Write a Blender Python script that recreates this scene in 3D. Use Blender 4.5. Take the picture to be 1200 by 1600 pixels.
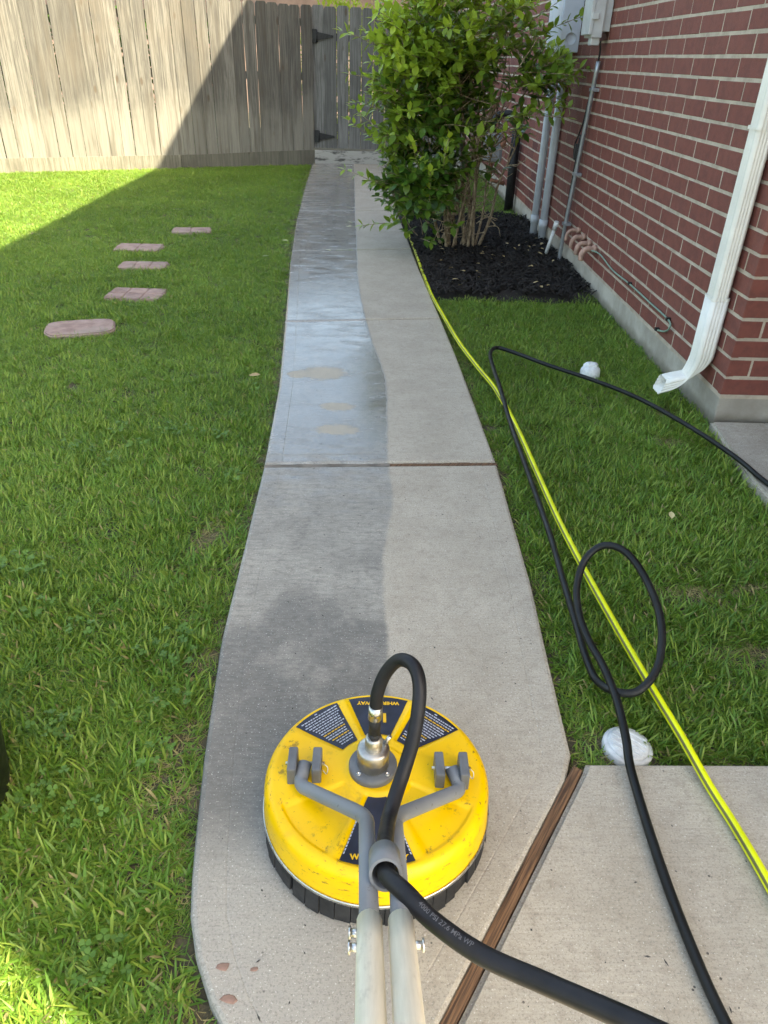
import bpy, bmesh, math, random
import numpy as np
from mathutils import Vector, Matrix, noise
from math import sin, cos, pi, radians, hypot, atan2, sqrt

for o in list(bpy.data.objects):
    bpy.data.objects.remove(o)
SC = bpy.context.scene
COL = SC.collection
rnd = random.Random(7)

# ------------------------------------------------------------------ camera
CAM_H = 1.28
PITCH, YAW, ROLL = radians(31.6576), radians(1.676), radians(1.9)
fwd = Vector((sin(YAW) * cos(PITCH), cos(YAW) * cos(PITCH), -sin(PITCH)))
rgt = Vector((cos(YAW), -sin(YAW), 0))
upv = rgt.cross(fwd)
r2 = rgt * cos(ROLL) + upv * sin(ROLL)
u2 = -rgt * sin(ROLL) + upv * cos(ROLL)
cd = bpy.data.cameras.new('camera')
cam = bpy.data.objects.new('camera', cd)
COL.objects.link(cam)
m = Matrix.Identity(4)
for i in range(3):
    m[i][0], m[i][1], m[i][2] = r2[i], u2[i], -fwd[i]
m[2][3] = CAM_H
cam.matrix_world = m
cd.sensor_fit = 'VERTICAL'
cd.sensor_height = 36.0
cd.lens = 36.0 * 1150 / 1600
cd.clip_start = 0.02
cd.clip_end = 2000
SC.camera = cam

# ------------------------------------------------------------------ light
SUN = Vector((1.0, -0.63, 1.546)).normalized()
SUN_EL = math.asin(SUN.z)
SUN_AZ = atan2(SUN.x, SUN.y)
w = bpy.data.worlds.new('World')
SC.world = w
w.use_nodes = True
wn = w.node_tree.nodes
sky = wn.new('ShaderNodeTexSky')
sky.sky_type = 'NISHITA'
sky.sun_disc = False
sky.sun_elevation = SUN_EL
sky.sun_rotation = SUN_AZ
sky.air_density = 1.0
sky.dust_density = 2.5
sky.ozone_density = 1.0
bg = wn['Background']
bg.inputs['Strength'].default_value = 0.15
w.node_tree.links.new(sky.outputs[0], bg.inputs[0])
sl = bpy.data.lights.new('sun', 'SUN')
sl.energy = 4.6
sl.angle = radians(0.55)
sl.color = (1.0, 0.95, 0.86)
so = bpy.data.objects.new('sun', sl)
COL.objects.link(so)
so.rotation_euler = (-SUN).to_track_quat('-Z', 'Y').to_euler()
so.location = (6, -4, 12)
vs = SC.view_settings
vs.view_transform = 'Standard'
vs.look = 'None'
vs.gamma = 1.0
vs.use_curve_mapping = False
vs.exposure = 2.2
vs.use_white_balance = True
vs.white_balance_temperature = 8050
vs.white_balance_tint = 4
SC.render.engine = 'CYCLES'
SC.cycles.max_bounces = 5
SC.cycles.diffuse_bounces = 3
SC.cycles.glossy_bounces = 3
SC.cycles.transmission_bounces = 3
SC.cycles.use_adaptive_sampling = True
SC.cycles.adaptive_threshold = 0.03
SC.cycles.transparent_max_bounces = 8
SC.cycles.use_denoising = True

# ------------------------------------------------------------------ helpers
def tag(o, label=None, cat=None, group=None, kind=None):
    if label: o['label'] = label
    if cat: o['category'] = cat
    if group: o['group'] = group
    if kind: o['kind'] = kind
    return o

def empty(name, loc=(0, 0, 0), parent=None):
    o = bpy.data.objects.new(name, None)
    o.empty_display_size = 0.05
    COL.objects.link(o)
    o.location = loc
    if parent: o.parent = parent
    return o

def link(name, me, parent=None, loc=None, rot=None):
    """link a mesh; vertices are in world space, parents get an offset inverse"""
    o = bpy.data.objects.new(name, me)
    COL.objects.link(o)
    if loc is not None: o.location = loc
    if rot is not None: o.rotation_euler = rot
    if parent:
        o.parent = parent
        p, off = parent, Vector((0, 0, 0))
        while p is not None:
            off += p.location
            p = p.parent
        o.location = Vector(o.location) - off
    return o

class MB:
    def __init__(s):
        s.v, s.f, s.m, s.sm = [], [], [], []
    def add(s, vs, fs, mi=0, smooth=False):
        b = len(s.v)
        s.v.extend([tuple(p) for p in vs])
        for f in fs:
            s.f.append(tuple(i + b for i in f)); s.m.append(mi); s.sm.append(smooth)
    def box(s, lo, hi, mi=0, M=None):
        x0, y0, z0 = lo; x1, y1, z1 = hi
        vs = [Vector(p) for p in ((x0,y0,z0),(x1,y0,z0),(x1,y1,z0),(x0,y1,z0),(x0,y0,z1),(x1,y0,z1),(x1,y1,z1),(x0,y1,z1))]
        if M is not None: vs = [M @ p for p in vs]
        s.add(vs, [(0,3,2,1),(4,5,6,7),(0,1,5,4),(1,2,6,5),(2,3,7,6),(3,0,4,7)], mi)
    def cbox(s, lo, hi, c, mi=0, M=None):
        """box with all vertical/horizontal edges chamfered"""
        bm = bmesh.new()
        bmesh.ops.create_cube(bm, size=1)
        for v in bm.verts:
            v.co = Vector((lo[i] + (v.co[i] + .5) * (hi[i] - lo[i]) for i in range(3)))
        bmesh.ops.bevel(bm, geom=bm.edges[:], offset=c, segments=2, affect='EDGES', profile=.6)
        bm.verts.index_update()
        vs = [v.co.copy() for v in bm.verts]
        if M is not None: vs = [M @ p for p in vs]
        s.add(vs, [[v.index for v in f.verts] for f in bm.faces], mi, False)
        bm.free()
    def tube(s, pts, r, n=12, mi=0, cap=True, stripe=None, closed=False):
        pts = [Vector(p) for p in pts]
        N = len(pts)
        rr = r if isinstance(r, (list, tuple)) else [r] * N
        fr = frames(pts, closed)
        vs = []
        for i in range(N):
            t, a, b = fr[i]
            for k in range(n):
                th = 2 * pi * k / n
                vs.append(pts[i] + (a * cos(th) + b * sin(th)) * rr[i])
        b0 = len(s.v)
        s.v.extend([tuple(p) for p in vs])
        L = N if closed else N - 1
        for i in range(L):
            for k in range(n):
                k2 = (k + 1) % n
                j = (i + 1) % N
                s.f.append((b0 + i*n + k, b0 + i*n + k2, b0 + j*n + k2, b0 + j*n + k))
                s.m.append(stripe[k % len(stripe)] if stripe else mi); s.sm.append(True)
        if cap and not closed:
            s.f.append(tuple(b0 + k for k in reversed(range(n)))); s.m.append(mi); s.sm.append(False)
            s.f.append(tuple(b0 + (N-1)*n + k for k in range(n))); s.m.append(mi); s.sm.append(False)
    def lathe(s, prof, n=32, M=None, mi=0, smooth=True, cap=True):
        vs = []
        for (r, z) in prof:
            for k in range(n):
                a = 2 * pi * k / n
                p = Vector((r * cos(a), r * sin(a), z))
                vs.append(M @ p if M is not None else p)
        fs = []
        for i in range(len(prof) - 1):
            for k in range(n):
                k2 = (k + 1) % n
                fs.append((i*n + k, i*n + k2, (i+1)*n + k2, (i+1)*n + k))
        s.add(vs, fs, mi, smooth)
        if cap:
            b = len(s.v) - len(vs)
            s.f.append(tuple(b + k for k in reversed(range(n)))); s.m.append(mi); s.sm.append(False)
            e = b + (len(prof) - 1) * n
            s.f.append(tuple(e + k for k in range(n))); s.m.append(mi); s.sm.append(False)
    def mesh(s, name, mats):
        me = bpy.data.meshes.new(name)
        me.from_pydata(s.v, [], s.f)
        for mt in (mats if isinstance(mats, (list, tuple)) else [mats]):
            me.materials.append(mt)
        me.polygons.foreach_set('material_index', s.m)
        me.polygons.foreach_set('use_smooth', s.sm)
        me.update()
        return me
    def build(s, name, mats, parent=None):
        return link(name, s.mesh(name, mats), parent)

def frames(pts, closed=False):
    N = len(pts)
    out = []
    a = None
    for i in range(N):
        if closed:
            t = (pts[(i+1) % N] - pts[i-1]).normalized()
        else:
            t = (pts[min(i+1, N-1)] - pts[max(i-1, 0)]).normalized()
        if a is None:
            ref = Vector((0, 0, 1)) if abs(t.z) < .9 else Vector((1, 0, 0))
            a = (ref - t * ref.dot(t)).normalized()
        else:
            a = (a - t * a.dot(t)).normalized()
        out.append((t, a, t.cross(a)))
    return out

def spline(pts, step=8):
    P = [Vector(p) for p in pts]
    P = [P[0] * 2 - P[1]] + P + [P[-1] * 2 - P[-2]]
    out = []
    for i in range(1, len(P) - 2):
        p0, p1, p2, p3 = P[i-1], P[i], P[i+1], P[i+2]
        for k in range(step):
            t = k / step
            out.append(.5 * ((2*p1) + (p2-p0)*t + (2*p0-5*p1+4*p2-p3)*t*t + (3*p1-p0-3*p2+p3)*t*t*t))
    out.append(P[-2])
    return out

def interp(tab, x):
    if x <= tab[0][0]: return tab[0][1]
    for (a, va), (b, vb) in zip(tab, tab[1:]):
        if x <= b: return va + (vb - va) * (x - a) / (b - a)
    return tab[-1][1]

# ------------------------------------------------------------------ node materials
class NT:
    def __init__(s, name):
        s.mat = bpy.data.materials.new(name)
        s.mat.use_nodes = True
        s.t = s.mat.node_tree
        s.n, s.l = s.t.nodes, s.t.links
        s.b = s.n['Principled BSDF']
    def node(s, typ, **kw):
        nd = s.n.new(typ)
        for k, v in kw.items(): setattr(nd, k, v)
        return nd
    def lk(s, a, b): s.l.new(a, b)
    def put(s, sock, v):
        if isinstance(v, (int, float, tuple, list)): sock.default_value = v
        else: s.lk(v, sock)
    def pos(s, scale=(1, 1, 1)):
        g = s.node('ShaderNodeNewGeometry')
        mp = s.node('ShaderNodeMapping')
        mp.inputs['Scale'].default_value = scale
        s.lk(g.outputs['Position'], mp.inputs['Vector'])
        return mp.outputs[0]
    def obj(s, scale=(1, 1, 1)):
        g = s.node('ShaderNodeTexCoord')
        mp = s.node('ShaderNodeMapping')
        mp.inputs['Scale'].default_value = scale
        s.lk(g.outputs['Object'], mp.inputs['Vector'])
        return mp.outputs[0]
    def noise(s, vec, scale, detail=5, rough=.55, dist=0):
        nd = s.node('ShaderNodeTexNoise')
        nd.inputs['Scale'].default_value = scale
        nd.inputs['Detail'].default_value = detail
        nd.inputs['Roughness'].default_value = rough
        nd.inputs['Distortion'].default_value = dist
        s.lk(vec, nd.inputs['Vector'])
        return nd.outputs['Fac']
    def voro(s, vec, scale, feature='F1', out='Distance'):
        nd = s.node('ShaderNodeTexVoronoi', feature=feature)
        nd.inputs['Scale'].default_value = scale
        s.lk(vec, nd.inputs['Vector'])
        return nd.outputs[out]
    def mapr(s, v, a, b, c=0., d=1., smooth=True):
        nd = s.node('ShaderNodeMapRange', interpolation_type='SMOOTHSTEP' if smooth else 'LINEAR')
        s.put(nd.inputs['Value'], v)
        for k, x in zip(('From Min', 'From Max', 'To Min', 'To Max'), (a, b, c, d)):
            s.put(nd.inputs[k], x)
        return nd.outputs['Result']
    def math(s, op, a, b=0., c=None, clamp=False):
        nd = s.node('ShaderNodeMath', operation=op, use_clamp=clamp)
        s.put(nd.inputs[0], a); s.put(nd.inputs[1], b)
        if c is not None: s.put(nd.inputs[2], c)
        return nd.outputs[0]
    def mix(s, f, a, b, mode='MIX'):
        nd = s.node('ShaderNodeMix', data_type='RGBA', blend_type=mode)
        s.put(nd.inputs[0], f)
        s.put(nd.inputs[6], a if not isinstance(a, tuple) else (*a, 1) if len(a) == 3 else a)
        s.put(nd.inputs[7], b if not isinstance(b, tuple) else (*b, 1) if len(b) == 3 else b)
        return nd.outputs[2]
    def island(s): return s.node('ShaderNodeNewGeometry').outputs['Random Per Island']
    def orand(s): return s.node('ShaderNodeObjectInfo').outputs['Random']
    def bump(s, h, strength=.3, dist=.002, prev=None):
        nd = s.node('ShaderNodeBump')
        nd.inputs['Strength'].default_value = strength
        nd.inputs['Distance'].default_value = dist
        s.lk(h, nd.inputs['Height'])
        if prev is not None: s.lk(prev, nd.inputs['Normal'])
        s.lk(nd.outputs[0], s.b.inputs['Normal'])
        return nd.outputs[0]
    def col(s, c): s.put(s.b.inputs['Base Color'], (*c, 1) if isinstance(c, tuple) else c)
    def rough(s, r): s.put(s.b.inputs['Roughness'], r)
    def spec(s, v): s.b.inputs['Specular IOR Level'].default_value = v
    def metal(s, v): s.b.inputs['Metallic'].default_value = v

def simple(name, c, rough=.5, metal=0., var=.12, scale=18, bump=.15, bscale=90, spec=.5):
    t = NT(name)
    n = t.noise(t.obj(), scale, 5, .6)
    lo = tuple(x * (1 - var) for x in c); hi = tuple(min(1, x * (1 + var)) for x in c)
    t.col(t.mix(t.mapr(n, .3, .7), lo, hi))
    t.rough(t.mapr(t.noise(t.obj(), scale * 2.3, 3), .3, .7, max(.02, rough - .08), min(1, rough + .1)))
    t.metal(metal); t.spec(spec)
    if bump: t.bump(t.noise(t.obj(), bscale, 4), bump, .0015)
    return t.mat

def leafmat(name, c0, c1, rough=.4, trans=.3, tone=False, world=1.2, spec=.4, back=None):
    t = NT(name)
    n = t.noise(t.pos(), world, 3)
    f = t.math('ADD', t.math('MULTIPLY', t.island(), .55), t.math('MULTIPLY', t.mapr(n, .35, .65), .45))
    c = t.mix(f, c0, c1)
    c = t.mix(t.math('MULTIPLY', t.orand(), .35), c, tuple(x * .6 for x in c0))
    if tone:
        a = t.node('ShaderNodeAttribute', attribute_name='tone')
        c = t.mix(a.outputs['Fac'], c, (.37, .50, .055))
    t.col(c); t.rough(rough); t.spec(spec)
    tr = t.node('ShaderNodeBsdfTranslucent')
    hs = t.node('ShaderNodeHueSaturation')
    hs.inputs['Value'].default_value = 1.35
    hs.inputs['Hue'].default_value = .485
    t.lk(c, hs.inputs['Color']); t.lk(hs.outputs[0], tr.inputs['Color'])
    mx = t.node('ShaderNodeMixShader')
    mx.inputs[0].default_value = trans
    t.lk(t.b.outputs[0], mx.inputs[1]); t.lk(tr.outputs[0], mx.inputs[2])
    t.lk(mx.outputs[0], t.n['Material Output'].inputs['Surface'])
    return t.mat

M = {}
def mk_materials():
    # soil under everything
    t = NT('soil')
    n = t.noise(t.pos(), 9, 7, .65)
    t.col(t.mix(t.mapr(n, .35, .7), (.040, .036, .020), (.13, .11, .062)))
    t.rough(.95); t.bump(t.noise(t.pos(), 60, 6), .8, .01)
    M['soil'] = t.mat
    # ---- walkway concrete: cleaned strip right, grimy damp strip left
    t = NT('walk_concrete')
    P = t.pos()
    sx = t.node('ShaderNodeSeparateXYZ'); t.lk(P, sx.inputs[0])
    px, py = sx.outputs[0], sx.outputs[1]
    cv = t.node('ShaderNodeFloatCurve')
    cu = cv.mapping.curves[0]
    bd = [(.45, .062), (1.05, .064), (1.25, .059), (1.44, .064), (1.58, .055), (1.79, .055), (2.0, .075), (2.16, .090), (2.41, .079), (2.8, .083), (3.2, .083), (3.7, .03), (4.17, -.017), (5.0, -.075), (5.97, -.103), (7.65, -.154), (9.5, -.2), (11.2, -.246)]
    for i, (yy, xx) in enumerate(bd):
        p = (yy / 12, (xx + .5))
        if i < 1: cu.points[0].location = p
        elif i == len(bd) - 1: cu.points[-1].location = p
        else: cu.points.new(*p)
    cv.mapping.update()
    t.put(cv.inputs['Value'], t.math('DIVIDE', py, 12.))
    wob = t.math('MULTIPLY', t.math('SUBTRACT', t.noise(P, 14, 5, .6), .5), .022)
    edge = t.math('ADD', t.math('SUBTRACT', px, t.math('SUBTRACT', cv.outputs[0], .5)), wob)
    dirty = t.mapr(edge, -.008, .008, 1., 0.)
    fine = t.noise(P, 160, 6, .7)
    mid = t.noise(P, 5.5, 6, .62)
    streak = t.noise(t.pos((6, 75, 6)), 2.2, 5, .65)
    clean = t.mix(t.mapr(mid, .3, .72), (.400, .350, .275), (.480, .428, .345))
    clean = t.mix(t.math('MULTIPLY', t.mapr(streak, .42, .7), .35), clean, (.31, .27, .21))
    grime = t.mix(t.mapr(mid, .3, .7), (.300, .280, .238), (.395, .365, .308))
    grime = t.mix(t.math('MULTIPLY', t.mapr(streak, .4, .68), .5), grime, (.20, .19, .165))
    clean = t.mix(t.math('MULTIPLY', t.mapr(t.noise(P, 38, 6, .72), .48, .66), .40), clean, (.27, .23, .175))
    grime = t.mix(t.math('MULTIPLY', t.mapr(t.noise(t.pos((1, 1.8, 1)), 34, 6, .74), .46, .64), .55), grime, (.165, .155, .132))
    # damp dark patches next to the machine and up to the joint
    blot = t.noise(t.pos((1.4, 1., 1.)), 2.6, 5, .6, .4)
    near = t.mapr(py, 1.35, 1.75, 1., 0.)
    patch = t.math('MULTIPLY', t.mapr(t.math('ADD', blot, t.math('MULTIPLY', near, .16)), .50, .70), t.mapr(py, 1.9, 2.4, 1., .35))
    patch = t.math('MULTIPLY', patch, t.mapr(py, .72, .98, .12, 1.))
    mott = t.noise(t.pos((1.5, 3.2, 1)), 26, 5, .7)
    patch = t.math('MULTIPLY', patch, t.mapr(mott, .25, .7, .55, 1.))
    grime = t.mix(t.math('MULTIPLY', patch, .82), grime, (.118, .114, .104))
    nearclean = t.mapr(t.math('ADD', py, t.math('MULTIPLY', mid, .25)), .82, 1.08, .75, 0.)
    grime = t.mix(nearclean, grime, (.36, .335, .29))
    c = t.mix(dirty, clean, grime)
    # standing water film on the far left strip
    wl = t.math('MULTIPLY', t.mapr(t.math('ADD', py, t.math('MULTIPLY', t.noise(t.pos((1, 2.5, 1)), 9, 7, .7), 1.5)), 2.75, 3.45), dirty)
    for (ex, ey, ra, rb) in ((-.21, 3.32, .11, .085), (-.13, 2.93, .075, .045), (-.12, 2.70, .09, .05), (-.33, 3.3, .05, .05)):
        dx = t.math('DIVIDE', t.math('SUBTRACT', px, ex), ra)
        dy = t.math('DIVIDE', t.math('SUBTRACT', py, ey), rb)
        d = t.math('ADD', t.math('MULTIPLY', dx, dx), t.math('MULTIPLY', dy, dy))
        d = t.math('ADD', d, t.math('MULTIPLY', t.math('SUBTRACT', t.noise(t.pos((1, 2, 1)), 30, 6, .72), .5), 3.4))
        isle = t.mapr(d, .5, 1.3)
        c = t.mix(t.math('MULTIPLY', dirty, t.mapr(d, .5, 1.3, .85, 0.)), c, (.47, .42, .33))
        wl = t.math('MULTIPLY', wl, isle)
    # dry streaks running in from the lawn edge farther away
    fr = t.math('MULTIPLY', t.mapr(t.noise(t.pos((1.2, 9, 1)), 2.4, 4, .6), .52, .60), t.mapr(px, -.62, -.35, 1., 0.))
    fr = t.math('MULTIPLY', fr, t.mapr(py, 6.5, 8.2))
    wl = t.math('MULTIPLY', wl, t.math('SUBTRACT', 1., fr))
    c = t.mix(t.math('MULTIPLY', wl, .35), c, (.14, .14, .14))
    c = t.mix(t.math('MULTIPLY', t.mapr(t.noise(P, 210, 4, .75), .50, .64), .55), c, (.15, .135, .115))
    c = t.mix(t.math('MULTIPLY', t.mapr(t.noise(P, 330, 3, .7), .60, .68), .6), c, (.08, .07, .06))
    c = t.mix(t.math('MULTIPLY', t.mapr(t.voro(P, 34), .05, .085, 1., 0.), t.mapr(t.noise(P, 13, 2), .52, .58)), c, (.06, .055, .05))
    c = t.mix(t.math('MULTIPLY', t.mapr(t.noise(P, 240, 2), .64, .70), .6), c, (.72, .69, .62))
    t.col(c)
    rg = t.math('SUBTRACT', .88, t.math('MULTIPLY', dirty, .16))
    film = t.mapr(t.noise(t.pos((2, 5, 2)), 2.6, 6, .62), .35, .65, .54, .74)
    t.rough(t.math('SUBTRACT', rg, t.math('MULTIPLY', wl, t.math('SUBTRACT', film, .10))))
    t.lk(t.math('ADD', .45, t.math('MULTIPLY', wl, .6)), t.b.inputs['Specular IOR Level'])
    h = t.math('ADD', t.math('MULTIPLY', fine, .6), t.math('MULTIPLY', t.noise(t.pos((14, 120, 14)), 2, 5, .65), .8))
    nd = t.bump(h, .4, .0022)
    bn = [x for x in t.n if x.bl_idname == 'ShaderNodeBump'][0]
    t.lk(t.math('SUBTRACT', .45, t.math('MULTIPLY', wl, .36)), bn.inputs['Strength'])
    M['walk'] = t.mat
    # plain concrete
    t = NT('pad_concrete')
    P = t.pos()
    mid = t.noise(P, 4.5, 6, .62)
    c = t.mix(t.mapr(mid, .3, .72), (.375, .33, .26), (.47, .42, .338))
    c = t.mix(t.math('MULTIPLY', t.mapr(t.noise(t.pos((6, 70, 6)), 2.1, 5, .65), .42, .7), .4), c, (.29, .255, .20))
    c = t.mix(t.math('MULTIPLY', t.mapr(t.noise(P, 38, 6, .72), .48, .66), .40), c, (.26, .22, .165))
    c = t.mix(t.math('MULTIPLY', t.mapr(t.voro(P, 30), .05, .085, 1., 0.), t.mapr(t.noise(P, 9, 2), .5, .58)), c, (.08, .07, .06))
    c = t.mix(t.math('MULTIPLY', t.mapr(t.noise(P, 210, 4, .75), .50, .64), .55), c, (.17, .15, .12))
    c = t.mix(t.math('MULTIPLY', t.mapr(t.noise(P, 330, 3, .7), .60, .68), .6), c, (.09, .08, .065))
    c = t.mix(t.math('MULTIPLY', t.mapr(t.noise(P, 240, 2), .64, .70), .6), c, (.72, .69, .60))
    t.col(c); t.rough(.9)
    t.bump(t.math('ADD', t.noise(P, 150, 6, .7), t.noise(t.pos((14, 110, 14)), 2, 5, .65)), .4, .0022)
    M['pad'] = t.mat
    t = NT('foundation_concrete')
    P = t.pos()
    c = t.mix(t.mapr(t.noise(P, 3.2, 7, .65), .3, .7), (.30, .27, .225), (.50, .465, .40))
    sz = t.node('ShaderNodeSeparateXYZ'); t.lk(P, sz.inputs[0])
    c = t.mix(t.math('MULTIPLY', t.mapr(t.math('ADD', sz.outputs[2], t.math('MULTIPLY', t.noise(P, 11, 5), .06)), .02, .07, 1., 0.), .7), c, (.16, .135, .09))
    t.col(c); t.rough(.92); t.bump(t.noise(P, 45, 6, .65), .5, .004)
    M['found'] = t.mat
    t = NT('joint_wood')
    g = t.noise(t.obj((1, 1, 1)), 60, 4, .6)
    P = t.pos((60, 18, 60))
    g0 = t.node('ShaderNodeNewGeometry'); mp0 = t.node('ShaderNodeMapping')
    mp0.inputs['Rotation'].default_value = (0, 0, -atan2(.599, .392)); mp1 = t.node('ShaderNodeMapping'); mp1.inputs['Scale'].default_value = (5, 170, 5)
    t.lk(g0.outputs['Position'], mp0.inputs[0]); t.lk(mp0.outputs[0], mp1.inputs[0])
    c = t.mix(t.mapr(t.noise(mp1.outputs[0], 1.6, 4, .6, .3), .36, .64), (.065, .033, .016), (.215, .112, .052))
    t.col(c); t.rough(.8); t.bump(t.noise(mp1.outputs[0], 1.6, 4), .7, .003)
    M['jwood'] = t.mat
    M['jwood_grey'] = simple('joint_wood_grey', (.17, .145, .115), .85, 0, .3, 12, .5, 60)
    # ---- brick
    t = NT('brick')
    P = t.pos()
    isl = t.island()
    c = t.mix(isl, (.118, .030, .025), (.262, .080, .056))
    c = t.mix(t.math('MULTIPLY', t.mapr(t.noise(P, 26, 5, .65), .4, .68), .45), c, (.10, .034, .030))
    c = t.mix(t.math('MULTIPLY', t.mapr(t.noise(P, 2.2, 4, .6), .45, .75), .35), c, (.22, .085, .065))
    c = t.mix(t.math('MULTIPLY', t.mapr(t.noise(P, 230, 2), .67, .72), .35), c, (.34, .21, .17))
    t.col(c); t.rough(.78)
    t.bump(t.math('ADD', t.noise(P, 120, 5, .65), t.noise(t.pos((60, 300, 60)), 1., 4)), .45, .003)
    M['brick'] = t.mat
    t = NT('mortar')
    P = t.pos()
    t.col(t.mix(t.mapr(t.noise(P, 12, 6, .65), .3, .7), (.35, .29, .225), (.52, .445, .355)))
    t.rough(.95); t.bump(t.noise(P, 140, 5, .7), .5, .003)
    M['mortar'] = t.mat
    t = NT('wall_upper')
    bt = t.node('ShaderNodeTexBrick')
    sw = t.node('ShaderNodeSeparateXYZ'); t.lk(t.pos(), sw.inputs[0])
    cb = t.node('ShaderNodeCombineXYZ')
    t.lk(sw.outputs[1], cb.inputs[0]); t.lk(sw.outputs[2], cb.inputs[1])
    t.lk(cb.outputs[0], bt.inputs['Vector'])
    for k, v in (('Color1', (.14, .04, .032, 1)), ('Color2', (.20, .06, .046, 1)), ('Mortar', (.55, .49, .41, 1)), ('Scale', 1.), ('Mortar Size', .006), ('Brick Width', .255), ('Row Height', .081)):
        bt.inputs[k].default_value = v
    t.col(bt.outputs[0]); t.rough(.85)
    M['upper'] = t.mat
    # ---- weathered fence timber
    def timber(name, a, b, dark, pale_low):
        # weathered softwood: long grain, knots, grime
        t = NT(name)
        P = t.pos()
        isl = t.orand()
        gv = t.node('ShaderNodeVectorMath', operation='ADD')
        mp = t.obj((26, 26, 1.1))
        t.lk(mp, gv.inputs[0])
        cx = t.node('ShaderNodeCombineXYZ')
        t.lk(t.math('MULTIPLY', isl, 91.), cx.inputs[0]); t.lk(t.math('MULTIPLY', isl, 37.), cx.inputs[2])
        t.lk(cx.outputs[0], gv.inputs[1])
        grain = t.noise(gv.outputs[0], 1.6, 6, .62, .7)
        c = t.mix(t.mapr(grain, .36, .64), a, b)
        fgv = t.node('ShaderNodeVectorMath', operation='MULTIPLY')
        t.lk(gv.outputs[0], fgv.inputs[0]); fgv.inputs[1].default_value = (4.5, 4.5, 2.)
        c = t.mix(t.math('MULTIPLY', t.mapr(t.noise(fgv.outputs[0], 1.6, 4, .6), .5, .66), .55), c, dark)
        c = t.mix(t.math('MULTIPLY', isl, .7), c, tuple(x * .55 for x in a))
        c = t.mix(t.math('MULTIPLY', t.mapr(grain, .60, .68), .5), c, dark)
        kv = t.node('ShaderNodeVectorMath', operation='ADD')
        t.lk(t.obj((7, 7, 2.8)), kv.inputs[0]); t.lk(cx.outputs[0], kv.inputs[1])
        kn = t.voro(kv.outputs[0], 1.0)
        c = t.mix(t.mapr(kn, .07, .17, .8, 0.), c, (.085, .062, .042))
        s = t.node('ShaderNodeSeparateXYZ'); t.lk(P, s.inputs[0])
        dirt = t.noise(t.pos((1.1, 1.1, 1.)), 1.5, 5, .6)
        if pale_low:
            lowz = t.mapr(t.math('ADD', s.outputs[2], t.math('MULTIPLY', t.math('SUBTRACT', dirt, .5), 1.1)), .45, .95, 1., 0.)  # boards turn paler towards the bottom, with a ragged upper limit
            c = t.mix(t.math('MULTIPLY', lowz, .38), c, (.37, .345, .285))
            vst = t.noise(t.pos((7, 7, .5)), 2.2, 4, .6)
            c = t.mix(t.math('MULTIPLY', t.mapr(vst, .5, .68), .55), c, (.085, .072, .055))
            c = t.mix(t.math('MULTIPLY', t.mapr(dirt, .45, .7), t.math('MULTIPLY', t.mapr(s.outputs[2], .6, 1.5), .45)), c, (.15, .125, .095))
        else:
            c = t.mix(t.math('MULTIPLY', t.mapr(dirt, .45, .7), .5), c, dark)
        t.col(c); t.rough(.88)
        t.bump(grain, .55, .004)
        return t.mat
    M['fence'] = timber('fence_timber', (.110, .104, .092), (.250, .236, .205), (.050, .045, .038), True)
    M['gate'] = timber('gate_timber', (.125, .122, .114), (.245, .240, .225), (.055, .052, .047), False)
    M['kick'] = timber('kick_timber', (.17, .16, .125), (.29, .27, .215), (.08, .07, .05), False)
    t = NT('threshold_timber')
    P = t.pos((2, 2, 9))
    t.col(t.mix(t.mapr(t.noise(P, 3, 5, .65), .50, .66), (.36, .345, .31), (.07, .068, .06)))
    t.rough(.9)
    M['thresh'] = t.mat
    # ---- plants
    M['grassA'] = leafmat('grass_blade', (.080, .184, .020), (.192, .350, .050), .38, .32, world=1.1, spec=.35)
    M['grassB'] = leafmat('grass_blade_pale', (.17, .265, .035), (.31, .42, .080), .42, .34, world=1.1, spec=.35)
    M['straw'] = leafmat('dry_grass', (.27, .23, .095), (.44, .38, .19), .7, .15, spec=.2)
    M['clover'] = leafmat('clover_leaf', (.075, .170, .025), (.15, .27, .055), .5, .25, spec=.3)
    M['leaf'] = leafmat('privet_leaf', (.040, .112, .016), (.105, .225, .030), .32, .30, tone=True, world=4, spec=.5)
    M['leaf_far'] = leafmat('far_shrub_leaf', (.20, .30, .03), (.36, .44, .05), .45, .35, spec=.3)
    t = NT('bark')
    t.col(t.mix(t.mapr(t.noise(t.pos((40, 40, 14)), 2, 5), .35, .7), (.16, .115, .07), (.40, .32, .215)))
    t.rough(.85); t.bump(t.noise(t.pos((40, 40, 14)), 3, 4), .6, .004)
    M['bark'] = t.mat
    t = NT('mulch')
    t.col(t.mix(t.island(), (.007, .0062, .0058), (.030, .025, .021)))
    t.rough(.75); t.spec(.3)
    t.bump(t.noise(t.pos(), 130, 5), .6, .004)
    M['mulch'] = t.mat
    t = NT('dry_leaf')
    t.col(t.mix(t.orand(), (.34, .22, .10), (.55, .48, .24)))
    t.rough(.6)
    M['dry'] = t.mat
    M['petal'] = simple('pale_leaf', (.62, .62, .38), .5)
    # ---- stepping stone
    t = NT('stone')
    P = t.pos()
    c = t.mix(t.mapr(t.noise(P, 12, 6, .65), .3, .7), (.21, .135, .115), (.35, .25, .215))
    c = t.mix(t.math('MULTIPLY', t.mapr(t.noise(P, 3.5, 5), .45, .65), .5), c, (.29, .25, .215))
    t.col(c); t.rough(.9); t.bump(t.noise(P, 110, 5), .5, .003)
    M['stone'] = t.mat
    # ---- machine
    t = NT('yellow_cover')
    P = t.obj()
    sc = t.mapr(t.noise(P, 13, 6, .7), .56, .74)
    c = t.mix(t.mapr(t.noise(P, 4, 5), .3, .7), (.79, .455, .004), (.92, .565, .007))
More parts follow.
